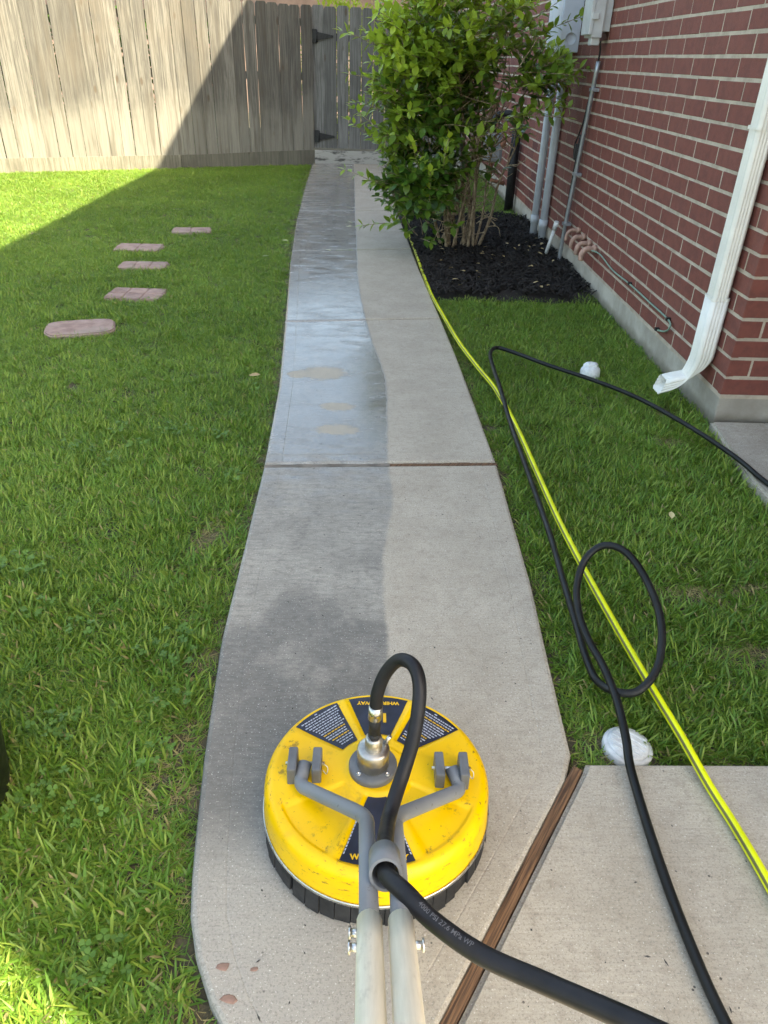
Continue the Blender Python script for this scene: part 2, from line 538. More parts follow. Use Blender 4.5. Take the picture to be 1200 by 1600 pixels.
    c = t.mix(t.math('MULTIPLY', sc, .38), c, (.42, .25, .03))
    s = t.node('ShaderNodeSeparateXYZ'); t.lk(P, s.inputs[0])
    r = t.math('SQRT', t.math('ADD', t.math('MULTIPLY', s.outputs[0], s.outputs[0]), t.math('MULTIPLY', s.outputs[1], s.outputs[1])))
    rim = t.mapr(r, .15, .208)
    scr = t.math('MULTIPLY', t.mapr(t.noise(t.obj((1, 1, 3)), 42, 6, .75), .56, .66), t.mapr(r, .1, .2, .2, .95))
    c = t.mix(t.math('MULTIPLY', scr, .8), c, (.12, .075, .02))
    c = t.mix(t.math('MULTIPLY', t.mapr(t.noise(P, 150, 3, .7), .68, .73), .8), c, (.05, .035, .02))
    t.col(c); t.rough(t.mapr(t.noise(P, 20, 5), .3, .7, .34, .58)); t.spec(.4)
    t.bump(t.noise(P, 55, 5, .6), .12, .0015)
    M['yellow'] = t.mat
    M['navy'] = simple('label_navy', (.012, .014, .028), .42, 0, .3, 30, .05)
    M['farbrick'] = simple('far_brick', (.34, .235, .19), .9, 0, .2, 3, .2, 20)
    M['chip'] = simple('red_chip', (.25, .155, .12), .9, 0, .3, 30, .3)
    M['grit'] = simple('dark_grit', (.045, .042, .04), .8, 0, .4, 30, .3)
    M['lettery'] = simple('letter_yellow', (.80, .46, .01), .5, 0, .1, 30, 0)
    M['letterw'] = simple('letter_white', (.45, .47, .52), .55, 0, .1, 30, 0)
    t = NT('fork_grey')
    P = t.obj()
    c = t.mix(t.mapr(t.noise(P, 7, 5), .3, .7), (.155, .165, .175), (.205, .215, .225))
    c = t.mix(t.math('MULTIPLY', t.mapr(t.noise(P, 60, 5, .7), .62, .68), .6), c, (.075, .07, .06))
    t.col(c); t.rough(.5); t.bump(t.noise(P, 160, 3), .1, .001)
    M['grey'] = t.mat
    t = NT('handle_sleeve')
    P = t.obj((30, 2.5, 2.5))
    c = t.mix(t.mapr(t.noise(P, 1.6, 6, .65), .3, .7), (.60, .545, .43), (.78, .72, .59))
    c = t.mix(t.math('MULTIPLY', t.mapr(t.noise(t.obj((3, 1, 1)), 16, 6, .7), .54, .70), .45), c, (.42, .37, .29))
    t.col(c); t.rough(.55); t.bump(t.noise(t.obj(), 90, 4), .2, .0012)
    M['sleeve'] = t.mat
    M['steel'] = simple('brushed_steel', (.60, .59, .56), .30, 1., .12, 30, .08, 160)
    M['steel_worn'] = simple('worn_steel', (.46, .44, .40), .42, 1., .3, 25, .15, 120)
    M['darkpl'] = simple('hub_plastic', (.115, .12, .125), .45, 0, .2, 20, .1)
    M['rubber'] = simple('black_rubber', (.022, .022, .023), .62, 0, .35, 25, .35, 70, .35)
    M['hose'] = simple('black_hose', (.013, .013, .015), .46, 0, .4, 9, .2, 120, .28)
    M['hose2'] = simple('black_hose_wet', (.009, .010, .010), .40, 0, .4, 9, .2, 120, .28)
    M['hoseprint'] = simple('hose_print', (.085, .085, .09), .6, 0, .2, 30, 0)
    M['yhose'] = simple('yellow_hose', (.72, .76, .018), .38, 0, .12, 10, .1, 90)
    M['yhose_dark'] = simple('yellow_hose_stripe', (.13, .12, .028), .5, 0, .25, 10, .1, 90)
    M['white'] = simple('white_paint', (.78, .765, .70), .42, 0, .07, 8, .08, 60)
    M['pvc'] = simple('white_plastic', (.66, .68, .67), .38, 0, .13, 60, .2, 60)
    M['conduit'] = simple('grey_conduit', (.52, .57, .63), .42, 0, .08, 9, .06)
    M['panelgrey'] = simple('panel_paint', (.54, .60, .68), .40, 0, .06, 6, .05)
    M['boxgrey'] = simple('utility_box', (.50, .52, .52), .45, 0, .08, 10, .05)
    M['galv'] = simple('galvanised', (.34, .37, .40), .40, .7, .15, 16, .1)
    M['copper'] = simple('copper_stub', (.40, .25, .19), .6, .1, .3, 22, .2)
    M['cable'] = simple('black_cable', (.016, .016, .017), .55)
    M['gcable'] = simple('green_cable', (.20, .31, .24), .6)
    M['iron'] = simple('black_iron', (.014, .014, .015), .55, .2, .3, 30, .3)
    M['blackpl'] = simple('black_plastic', (.010, .010, .011), .42, 0, .2, 12, .1)
    M['meter'] = simple('meter_grey', (.24, .25, .26), .5)
    M['rust'] = simple('rusty_fitting', (.30, .13, .08), .75, 0, .3, 20, .4)
    M['roof'] = simple('roof_shingle', (.14, .125, .11), .9, 0, .3, 5, .5, 30)
    M['soffit'] = simple('soffit', (.6, .58, .53), .7)
    M['window'] = simple('window_glass', (.03, .035, .04), .06, 0, .1, 3, 0)
mk_materials()

# ------------------------------------------------------------------ plan curves (metres, camera stands over 0,0)
LEFT = [(.30, -.06), (.45, -.13), (.556, -.21), (.583, -.23), (.631, -.26), (.715, -.292), (.821, -.31), (1.07, -.337), (1.44, -.365), (1.91, -.369), (2.38, -.375), (3.17, -.406), (4.25, -.486), (5.5, -.58), (6.93, -.668), (9, -.755), (11.4, -.832)]
RIGHT = [(1.0, .455), (1.055, .458), (1.36, .468), (1.70, .483), (2.05, .485), (2.43, .488), (2.93, .472), (3.56, .450), (4.20, .419), (5.41, .353), (7.55, .261), (11.6, .173)]
def XL(y): return interp(LEFT, y)
def XR(y): return interp(RIGHT, y)
WALLX, CORNY = 1.48, 2.87
FA, FB = Vector((-.815, 11.43)), Vector((-6.4, 8.84))     # fence line, plan
def fence_y(x): return FA.y + (x - FA.x) * (FB.y - FA.y) / (FB.x - FA.x)
WOOD_A, WOOD_B = Vector((.462, 1.045)), Vector((.070, .446))
def wood_x(y): return WOOD_A.x + (y - WOOD_A.y) * (WOOD_B.x - WOOD_A.x) / (WOOD_B.y - WOOD_A.y)

# ------------------------------------------------------------------ ground
mb = MB()
g = 8
xs = [-150, -40, -12, -6, -3, 0, 3, 12, 40, 150]
ys = [-150, -40, -12, -3, 0, 3, 6, 9, 12, 20, 40, 150]
for i, x in enumerate(xs):
    for y in ys: mb.v.append((x, y, -.035))
for i in range(len(xs)-1):
    for j in range(len(ys)-1):
        a = i*len(ys)+j
        mb.f.append((a, a+len(ys), a+len(ys)+1, a+1)); mb.m.append(0); mb.sm.append(False)
tag(mb.build('ground', M['soil']), kind='structure')

# walkway: slabs with rounded, tooled edges
walk = tag(empty('walkway'), kind='structure')
def slab(y0l, y0r, y1l, y1r, rows, lx=XL, rx=XR, mat='walk', gap=.006):
    EP = [(0, -.10), (0, -.012), (.004, -.0035), (.012, 0), (.062, 0), (.0645, -.0022), (.067, 0)]
    mb = MB()
    prof = None
    R = []
    offs = [0, .004, .012, .062, .0645, .067]
    zz = [-.012, -.0035, 0, 0, -.0007, 0]
    # longitudinal stations: bevel rows at both ends
    Lmid = ((y1l - y0l) + (y1r - y0r)) / 2
    st = [(gap, -.10)] + [(gap + o, z) for o, z in zip(offs, zz)]
    ts = []
    for o, z in st: ts.append((o / Lmid, z))
    for k in range(1, rows): ts.append((.067/Lmid + gap/Lmid + (1 - 2*(.067+gap)/Lmid) * k / rows, 0))
    for o, z in reversed(st): ts.append((1 - o / Lmid, z))
    for (tt, zt) in ts:
        row = []
        for si, (o, z) in enumerate([(0, -.10)] + list(zip(offs, zz))):
            row.append((o, 0, z))
        mids = [(.25, 0), (.5, 0), (.75, 0)]
        full = [(o, 'L', z) for o, _, z in row] + [(f, 'M', 0) for f, _ in mids] + [(o, 'R', z) for o, _, z in reversed(row)]
        yl = y0l + (y1l - y0l) * tt; yr = y0r + (y1r - y0r) * tt
        xl, xr = lx(yl), rx(yr)
        W = xr - xl
        line = []
        for (o, k, z) in full:
            fr = o / W if k == 'L' else (o if k == 'M' else 1 - o / W)
            if k == 'M': fr = (.067 + (W - .134) * o) / W
            zc = min(z, zt)
            if zt <= -.012 + 1e-6 and z > zt: zc = zt
            line.append((xl + W * fr, yl + (yr - yl) * fr, zc))
        R.append(line)
    n = len(R[0])
    for l in R: mb.v.extend(l)
    for i in range(len(R)-1):
        for k in range(n-1):
            mb.f.append((i*n+k, i*n+k+1, (i+1)*n+k+1, (i+1)*n+k)); mb.m.append(0); mb.sm.append(False)
    return mb.build('slab', M[mat], walk)
slab(.45, .45, 2.383, 2.435, 26, rx=lambda y: XR(y) if y > 1.045 else wood_x(y) - .012)
slab(2.398, 2.450, 4.106, 4.237, 16)
slab(4.106, 4.237, 5.868, 6.06, 12, gap=.009)
slab(5.868, 6.06, 7.572, 7.76, 10, gap=.012)
slab(7.572, 7.76, 11.36, 11.45, 14, gap=.012)
# strip joint timber between first two slabs
mb = MB()
def strip(mb, x0, x1, n=8):
    for k in range(n):
        xa = x0 + (x1 - x0) * k / n; xb = x0 + (x1 - x0) * (k+1) / n
        ya = 2.383 + (xa + .375) / .865 * .052; yb = 2.383 + (xb + .375) / .865 * .052
        z = -.006 + rnd.uniform(-.0015, .0015)
        mb.add([(xa, ya-.003, z), (xb, yb-.003, z), (xb, yb+.019, z), (xa, ya+.019, z), (xa, ya-.003, -.09), (xb, yb-.003, -.09)], [(0,1,2,3), (4,5,1,0)])
strip(mb, -.375, .085)
tag(mb.build('expansion_joint', M['jwood_grey'], walk), 'weathered grey half of the timber joint strip')
mb = MB(); strip(mb, .086, .49)
tag(mb.build('expansion_joint', M['jwood'], walk), 'freshly cleaned red-brown half of the timber joint strip')
# long diagonal joint timber
mb = MB()
d = (WOOD_B - WOOD_A).normalized(); nrm = Vector((-d.y, d.x))
if nrm.x < 0: nrm = -nrm
A, B = WOOD_A + d * -.005, WOOD_A + d * .93
N = 24
for k in range(N + 1):
    p = A + (B - A) * k / N
    w2 = .0105 + rnd.uniform(-.0006, .0006)
    for (s_, z) in ((-w2, -.09), (-w2, -.004), (-.004, -.0025), (.004, -.0030), (w2, -.0045), (w2, -.09)):
        q = p + nrm * s_
        mb.v.append((q.x, q.y, z))
for k in range(N):
    for j in range(5):
        mb.f.append((k*6+j, k*6+j+1, (k+1)*6+j+1, (k+1)*6+j)); mb.m.append(0); mb.sm.append(False)
tag(mb.build('expansion_joint', M['jwood'], walk), 'brown timber strip running diagonally between two slabs')

# side slab on the right of the diagonal joint
def poly_slab(name, pts, mat, top=0., depth=.1, bev=.01, parent=None):
    bm = bmesh.new()
    vs = [bm.verts.new((x, y, top)) for x, y in pts]
    f = bm.faces.new(vs)
    if f.normal.z < 0: bmesh.ops.reverse_faces(bm, faces=[f])
    r = bmesh.ops.extrude_face_region(bm, geom=[f])
    for v in [e for e in r['geom'] if isinstance(e, bmesh.types.BMVert)]: v.co.z -= depth
    f.normal_update()
    bmesh.ops.recalc_face_normals(bm, faces=bm.faces[:])
    te = [e for e in bm.edges if all(abs(v.co.z - top) < 1e-5 for v in e.verts)]
    bmesh.ops.bevel(bm, geom=te, offset=bev, segments=3, affect='EDGES')
    me = bpy.data.meshes.new(name); bm.to_mesh(me); bm.free()
    me.materials.append(M[mat])
    return link(name, me, parent)
def wx(y, off): return wood_x(y) + off
poly_slab('slab', [(-.126, .444), (wood_x(.444) - .013, .444), (-.058, .268), (-.066, .30)], 'walk', parent=walk, bev=.004)
poly_slab('slab', [(wx(1.04, .015), 1.04), (.485, 1.062), (1.39, 1.068), (1.39, -1.5), (wx(-1.5, .015), -1.5)], 'pad', parent=walk)
pad = poly_slab('concrete_pad', [(1.408, 2.30), (1.43, 2.62), (1.455, 2.84), (2.58, 2.84), (2.58, -1.4), (1.408, -1.4)], 'pad', top=.010)
tag(pad, kind='structure')

# ------------------------------------------------------------------ house
house = tag(empty('brick_house', (WALLX, CORNY, 0)), 'red brick house wall with pale mortar joints on a concrete foundation', 'house')
UZ = .112 + 27 * .081
mb = MB()
mb.box((WALLX + .0014, CORNY + .0014, .10), (3.2, 14.5, UZ))
wallp = mb.build('wall', M['mortar'], house)
mb = MB()
mb.box((WALLX - .004, -.63, UZ + .3), (8.5, 14.5, 5.8))
mb.box((WALLX + .001, CORNY + .001, UZ), (8.4, 14.4, UZ + .31))
mb.box((2.62, -.55, .0), (8.3, CORNY - .01, UZ + .3))
mb.build('upper_wall', M['upper'], house)
mb = MB()
mb.cbox((WALLX + .002, CORNY + .004, -.12), (3.6, 14.6, .108), .008)
mb.build('foundation', M['found'], house)
mb = MB()   # hipped roof with eaves over the side yard
e = (1.08, -1.03, 8.9, 14.9)
rz = 5.8
mb.add([(e[0], e[1], rz), (e[2], e[1], rz), (e[2], e[3], rz), (e[0], e[3], rz), (e[0], e[1], rz+.16), (e[2], e[1], rz+.16), (e[2], e[3], rz+.16), (e[0], e[3], rz+.16), (5, 2.5, rz+2.4), (5, 11.4, rz+2.4)],
       [(3,2,1,0), (0,1,5,4), (1,2,6,5), (2,3,7,6), (3,0,4,7), (4,5,8), (5,6,9,8), (6,7,9), (7,4,8,9)])
mb.build('roof', M['roof'], house)
# bricks
BL, BH, HJ, BJ = .255, .081, .0085, .0125
def brick_mesh(L, Hh, D, seed):
    r = random.Random(seed)
    c = .0022
    j = lambda: r.uniform(-.0012, .0012)
    vs = []
    # local: x along wall, y outward is -, z up ; front face y=0 proud
    outer = [(-L/2, -Hh/2), (L/2, -Hh/2), (L/2, Hh/2), (-L/2, Hh/2)]
    fy = -abs(j()) * .5
    for (x, z) in outer: vs.append((x + j(), D, z + j()))
    for (x, z) in outer: vs.append((x + j(), c, z + j()))
    for (x, z) in outer: vs.append((x * (1 - 2*c/L), fy + j() * .5, z * (1 - 2*c/Hh)))
    fs = []
    for a in (0, 4):
        for k in range(4):
            k2 = (k+1) % 4
            fs.append((a+k, a+k2, a+4+k2, a+4+k))
    fs.append((8, 9, 10, 11))
    return vs, fs
VAR = {}
def brick_me(L, k):
    key = (round(L, 3), k)
    if key not in VAR:
        vs, fs = brick_mesh(L, BH - BJ, .03, hash(key) % 1000)
        mb = MB(); mb.add(vs, fs)
        VAR[key] = mb.mesh('brick', M['brick'])
    return VAR[key]
ROTW = Matrix(((0, 1, 0), (-1, 0, 0), (0, 0, 1)))    # local x -> -Y, local y -> +X
bricks = []
for k in range(27):
    z = .112 + BH * (k + .5)
    half = k % 2
    # side wall; the corner course alternates a stretcher and a header end
    y = CORNY
    first = (BL if half else .098) - HJ
    lens = [first]
    while y < 13.2:
        L = lens[0] if lens else BL - HJ
        if lens: lens.pop()
        bricks.append(('W', y + HJ/2 * 0 + L/2, z, L))
        y += L + HJ + rnd.uniform(-.0015, .0015)
    x = WALLX
    first = (.098 if half else BL) - HJ
    lens = [first]
    while x < 2.6:
        L = lens[0] if lens else BL - HJ
        if lens: lens.pop()
        bricks.append(('R', x + L/2, z, L))
        x += L + HJ
CAMP = Vector((0, 0, CAM_H))
def bpos(b):
    return Vector((WALLX, b[1], b[2])) if b[0] == 'W' else Vector((b[1], CORNY, b[2]))
def bmat(b, dv=0.):
    if b[0] == 'W':
        # outward is -X : local y(+ = into wall) -> +X, local x -> -Y
        Mx = Matrix(((0, 1, 0), (-1, 0, 0), (0, 0, 1)))
    else:
        Mx = Matrix(((1, 0, 0), (0, 1, 0), (0, 0, 1)))
    return Mx
def seen(b):
    d = bpos(b) - CAMP
    zc = d.dot(fwd)
    if zc < .1: return False
    u, v = d.dot(r2) / zc, d.dot(u2) / zc
    if b[0] == 'R' and b[1] > 2.0: return False
    return abs(u) < .56 and abs(v) < .74
vis = sorted([b for b in bricks if seen(b)], key=lambda b: (bpos(b) - CAMP).length)
own = set(id(b) for b in vis[:300])
field = MB()
for i, b in enumerate(bricks):
    Mx = bmat(b)
    jig = Vector((rnd.uniform(-.0005, .0003), rnd.uniform(-.0005, .0003), rnd.uniform(-.001, .001)))
    if id(b) in own:
        o = bpy.data.objects.new('brick', brick_me(b[3], i % 5))
        COL.objects.link(o)
        o.parent = wallp
        o.matrix_local = Matrix.Translation(bpos(b) + jig) @ Mx.to_4x4()
        o.location = o.location - Vector(house.location) - Vector(wallp.location)
    else:
        vs, fs = brick_mesh(b[3], BH - BJ, .03, i)
        p = bpos(b) + jig
        field.add([Mx @ Vector(v) + p for v in vs], fs)
tag(field.build('brick_field', M['brick'], wallp), 'farther bricks of the side wall', kind='stuff')

# ------------------------------------------------------------------ fence and gate
def board(name, p, ang, wid, hgt, z0, mat, parent, thick=.016, lean=0., dog=.028):
    """dog-eared fence board standing at plan point p, face towards the viewer"""
    mb = MB()
    h, w2, n = hgt, wid / 2, 5
    outline = []
    wig = [rnd.uniform(-.0025, .0025) for _ in range(2 * n)]
    for k in range(n): outline.append((w2 + wig[k], z0 + (h - dog) * k / (n - 1)))
    outline += [(w2 - dog * .8, z0 + h), (-w2 + dog * .8, z0 + h)]
    for k in reversed(range(n)): outline.append((-w2 + wig[n + k], z0 + (h - dog) * k / (n - 1)))
    N = len(outline)
    cup = rnd.uniform(-.0015, .0025)
    for (x, z) in outline: mb.v.append((x - math.copysign(.002, x), -cup, z))
    for (x, z) in outline: mb.v.append((x, .002, z))
    for (x, z) in outline: mb.v.append((x, thick, z))
    mb.f.append(tuple(range(N))); mb.m.append(0); mb.sm.append(False)
    mb.f.append(tuple(reversed(range(2 * N, 3 * N)))); mb.m.append(0); mb.sm.append(False)
    for a_ in (0, N):
        for k in range(N):
            k2 = (k + 1) % N
            mb.f.append((a_ + k2, a_ + k, a_ + N + k, a_ + N + k2)); mb.m.append(0); mb.sm.append(False)
    o = link(name, mb.mesh(name, M[mat]), parent, loc=(p[0], p[1], 0), rot=(rnd.uniform(-.004, .004), lean, ang))
    return o
fdir = (FB - FA).normalized()
fang = atan2(fdir.y, fdir.x) + pi
fence = tag(empty('wooden_fence', (FA.x, FA.y, 0)), 'weathered grey picket fence across the back, partly sunlit', 'fence')
s = .0
flen = (FB - FA).length
i = 0
while s < flen - .1:
    wid = rnd.uniform(.140, .152)
    off = rnd.uniform(0, .009)
    p = FA + fdir * (s + wid / 2)
    nrm2 = Vector((-fdir.y, fdir.x))
    if nrm2.y > 0: nrm2 = -nrm2
    p = p + nrm2 * off
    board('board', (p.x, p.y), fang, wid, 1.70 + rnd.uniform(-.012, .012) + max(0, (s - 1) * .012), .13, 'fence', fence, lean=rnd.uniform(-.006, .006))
    s += wid + rnd.choice((.003, .004, .005, .006, .007))
    i += 1
# back rails and posts
for zr in (.35, 1.0, 1.6):
    mb = MB()
    a = FA - nrm2 * .022; b = FB - nrm2 * .022
    q = -nrm2 * .038
    mb.add([(a.x,a.y,zr),(b.x,b.y,zr),(b.x+q.x,b.y+q.y,zr),(a.x+q.x,a.y+q.y,zr),(a.x,a.y,zr+.085),(b.x,b.y,zr+.085),(b.x+q.x,b.y+q.y,zr+.085),(a.x+q.x,a.y+q.y,zr+.085)],
           [(0,3,2,1),(4,5,6,7),(0,1,5,4),(1,2,6,5),(2,3,7,6),(3,0,4,7)])
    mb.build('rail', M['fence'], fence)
# kick boards along the bottom
segs = [(0, .50, .16, .155), (.505, 1.85, .155, .125), (1.855, 4.4, .13, .13), (4.405, 6.2, .13, .13)]
for (a_, b_, h0, h1) in segs:
    mb = MB()
    A2 = FA + fdir * a_ + nrm2 * .012; B2 = FA + fdir * b_ + nrm2 * .012
    q = -nrm2 * .030
    for zz_ in (-.06,):
        mb.add([(A2.x,A2.y,-.06),(B2.x,B2.y,-.06),(B2.x+q.x,B2.y+q.y,-.06),(A2.x+q.x,A2.y+q.y,-.06),(A2.x,A2.y,h0),(B2.x,B2.y,h1),(B2.x+q.x,B2.y+q.y,h1),(A2.x+q.x,A2.y+q.y,h0)],
               [(0,3,2,1),(4,5,6,7),(0,1,5,4),(1,2,6,5),(2,3,7,6),(3,0,4,7)])
    mb.build('kick_board', M['kick'], fence)
# gate
gate = tag(empty('wooden_gate', (-.80, 11.44, 0)), 'grey plank gate with black strap hinges at the end of the walkway', 'gate')
x = -.815
for k in range(13):
    wid = rnd.uniform(.152, .160)
    board('board', (x + wid / 2, 11.46 + rnd.uniform(0, .005)), 0, wid, 1.64 + rnd.uniform(-.012, .012), .185, 'gate', gate, lean=rnd.uniform(-.004, .004))
    x += wid + rnd.uniform(.003, .009)
for zr in (.40, 1.45):
    mb = MB(); mb.box((-.80, 11.484, zr), (1.28, 11.522, zr + .085)); mb.build('rail', M['gate'], gate)
mb = MB(); mb.cbox((-.80, 11.43, -.05), (.15, 11.46, .155), .004); mb.build('threshold_board', M['thresh'], gate)
mb = MB(); mb.cbox((.155, 11.43, -.05), (1.30, 11.46, .150), .004); mb.build('threshold_board', M['thresh'], gate)
for (hx, hz) in ((-.775, 1.50), (-.765, .33)):
    mb = MB()
    y0 = 11.438
    mb.box((hx - .035, y0, hz - .075), (hx + .022, y0 + .008, hz + .075))
    mb.tube([(hx + .026, y0, hz - .07), (hx + .026, y0, hz + .07)], .009, 10)
    mb.add([(hx+.034, y0, hz-.045), (hx+.24, y0, hz-.010), (hx+.24, y0, hz+.010), (hx+.034, y0, hz+.045), (hx+.034, y0+.007, hz-.045), (hx+.24, y0+.007, hz-.010), (hx+.24, y0+.007, hz+.010), (hx+.034, y0+.007, hz+.045)],
           [(0,1,2,3), (4,7,6,5), (0,4,5,1), (1,5,6,2), (2,6,7,3), (3,7,4,0)])
    for bx, bz in ((-.015, .05), (-.015, -.05), (.08, 0), (.16, 0)):
        mb.lathe([(.007, 0), (.007, .003), (.004, .005)], 8, Matrix.Translation((hx+bx, y0, hz+bz)) @ Matrix.Rotation(pi/2, 4, 'X'))
    mb.build('hinge', M['iron'], gate)

# ------------------------------------------------------------------ things on the wall
# downspout
ds = tag(empty('downspout', (1.43, 3.03, 0)), 'white ribbed metal downspout with a curved foot at the brick corner', 'downspout')
def rect_sweep(mb, pts, wid, dep, ribs=True):
    """sweep a corrugated rectangular pipe; pts = (pos, normal-out)"""
    n = len(pts)
    sec = []
    cr = .010
    NR = 6
    for a, b, cx, cy in ((1, 1, 1, 1),):
        pass
    # section around: u = along wall (Y), v = outwards
    U, V = wid / 2, dep / 2
    per = []
    def side(p0, p1, rib):
        K = 14 if rib else 8
        for k in range(K):
            t = k / K
            u = p0[0] + (p1[0] - p0[0]) * t; v = p0[1] + (p1[1] - p0[1]) * t
            nx, ny = (p1[1] - p0[1]), -(p1[0] - p0[0])
            ln = hypot(nx, ny); nx /= ln; ny /= ln
            d_ = -.0025 * (1 if (k % 4 in (2, 3) and 0 < k < K) else 0)
            per.append((u + nx * d_, v + ny * d_))
    c = .012
    corners = [(-U, -V + c), (-U + c, -V), (U - c, -V), (U, -V + c), (U, V - c), (U - c, V), (-U + c, V), (-U, V - c)]
    for k in range(8):
        p0, p1 = corners[k], corners[(k+1) % 8]
        if k % 2 == 1: side(p0, p1, True)
        else: per.append(p0)
    m_ = len(per)
    for (P_, Uv, Vv) in pts:
        for (u, v) in per: mb.v.append(tuple(P_ + Uv * u + Vv * v))
    b0 = len(mb.v) - n * m_
    for i in range(n - 1):
        for k in range(m_):
            k2 = (k + 1) % m_
            mb.f.append((b0 + i*m_ + k, b0 + i*m_ + k2, b0 + (i+1)*m_ + k2, b0 + (i+1)*m_ + k)); mb.m.append(0); mb.sm.append(True)
DX, DY = 1.436, 3.035
Uy, Vx = Vector((0, 1, 0)), Vector((-1, 0, 0))
mb = MB()
rect_sweep(mb, [(Vector((DX, DY, 5.7)), Uy, Vx), (Vector((DX, DY, .46)), Uy, Vx)], .084, .066)
mb.build('pipe', M['white'], ds)
mb = MB()
P_ = [(Vector((DX, DY, .475)), Uy, Vx), (Vector((DX, DY, .235)), Uy, Vx)]
for a in range(1, 13):
    th = radians(72) * a / 12
    R_ = .145
    P_.append((Vector((DX - R_ * (1 - cos(th)), DY + .002 * a, .235 - R_ * sin(th))), Uy, Vector((-cos(th), 0, sin(th) * -1)).normalized() * 1.0))
th = radians(72)
last = P_[-1][0]
P_.append((last + Vector((-sin(th), .06, -cos(th))) * .045, Uy, P_[-1][2]))
rect_sweep(mb, P_, .090, .072)
elb = mb.build('elbow', M['white'], ds)
mo = elb.modifiers.new('shell', 'SOLIDIFY'); mo.thickness = .0018
for zz_ in (.478, 1.10):
    mb = MB()
    rect_sweep(mb, [(Vector((DX, DY, zz_ - .006)), Uy, Vx), (Vector((DX, DY, zz_ + .006)), Uy, Vx)], .096, .076)
    mb.build('strap', M['white'], ds)

# electrical panel and conduits
pn = tag(empty('electrical_panel', (1.41, 6.5, 1.35)), 'tall blue-grey metal electrical box on the brick wall behind the bush', 'electrical box')
mb = MB(); mb.cbox((1.335, 6.27, 1.352), (1.476, 6.74, 2.55), .006); mb.build('cabinet', M['panelgrey'], pn)
mb = MB(); mb.cbox((1.328, 6.285, 1.40), (1.336, 6.725, 2.50), .003); mb.build('door', M['panelgrey'], pn)
mb = MB()
mb.lathe([(.042, .0), (.042, .003), (.038, .003), (.038, .001), (.003, .001)], 28, Matrix.Translation((1.412, 6.27, 1.435)) @ Matrix.Rotation(pi/2, 4, 'X')); mb.build('knockout', M['panelgrey'], pn)
for (yy, xx, lab) in ((6.49, 1.443, 'fat grey conduit pipe, nearer of the pair under the electrical box'), (6.72, 1.415, 'fat grey conduit pipe, farther of the pair under the electrical box')):
    cdt = tag(empty('conduit', (xx, yy, 0)), lab, 'conduit')
    mb = MB(); mb.tube([(xx, yy, -.05), (xx, yy, .6), (xx, yy, 1.36)], .031, 20); mb.build('pipe', M['conduit'], cdt)
    mb = MB(); mb.tube([(xx, yy, .10), (xx, yy, .17)], .036, 20); mb.build('coupling', M['conduit'], cdt)
# small utility box
ub = tag(empty('utility_box', (1.42, 5.55, 1.4)), 'small pale plastic utility box beside the electrical box', 'utility box')
mb = MB(); mb.cbox((1.358, 5.47, 1.425), (1.425, 5.66, 1.80), .006); mb.build('body', M['boxgrey'], ub)
mb = MB(); mb.cbox((1.336, 5.463, 1.44), (1.359, 5.667, 1.79), .005); mb.build('lid', M['boxgrey'], ub)
for zz_ in (1.52, 1.66):
    mb = MB(); mb.cbox((1.345, 5.452, zz_), (1.385, 5.466, zz_ + .035), .003); mb.build('latch', M['boxgrey'], ub)
mb = MB(); mb.cbox((1.424, 5.50, 1.46), (1.476, 5.64, 1.78), .004); mb.build('back_plate', M['boxgrey'], ub)
mb = MB(); mb.cbox((1.365, 5.49, 1.385), (1.42, 5.56, 1.428), .005); mb.build('outlet', M['boxgrey'], ub)
sc_ = tag(empty('conduit', (1.44, 5.62, 0)), 'thin galvanised conduit running up to the small utility box', 'conduit')
mb = MB(); mb.tube(spline([(1.425, 5.72, -.05), (1.43, 5.70, .25), (1.445, 5.64, .8), (1.45, 5.55, 1.30)], 8), .015, 12); mb.build('pipe', M['galv'], sc_)
for t_ in ((1.429, 5.70, .28), (1.44, 5.66, .62), (1.448, 5.57, 1.14)):
    mb = MB(); mb.cbox((t_[0]-.018, t_[1]-.035, t_[2]-.010), (t_[0]+.035, t_[1]+.035, t_[2]+.010), .003); mb.build('strap', M['galv'], sc_)
wire = tag(empty('cable', (1.45, 5.7, 0)), 'loose black cable clipped beside the thin conduit', 'cable')
mb = MB(); mb.tube(spline([(1.44, 5.54, 1.41), (1.452, 5.56, 1.33), (1.46, 5.66, 1.15), (1.455, 5.72, .95), (1.448, 5.78, .85), (1.45, 5.84, .80), (1.455, 5.86, .74), (1.45, 5.80, .70), (1.447, 5.74, .76), (1.45, 5.735, .86), (1.44, 5.73, .60), (1.435, 5.755, .25), (1.43, 5.76, -.03)], 8), .006, 8); mb.build('wire', M['cable'], wire)
mb = MB(); mb.cbox((1.445, 5.79, .70), (1.474, 5.83, .80), .004); mb.build('clip', M['cable'], wire)
st = tag(empty('stub_pipe', (1.40, 5.9, 0)), 'short white plastic pipe leaning against the wall over the mulch', 'pipe')
mb = MB(); mb.tube([(1.37, 5.97, -.03), (1.405, 5.90, .22)], .014, 14); mb.build('pipe', M['pvc'], st)
mb = MB(); mb.tube([(1.402, 5.905, .20), (1.411, 5.888, .26)], .019, 14); mb.build('cap', M['pvc'], st)
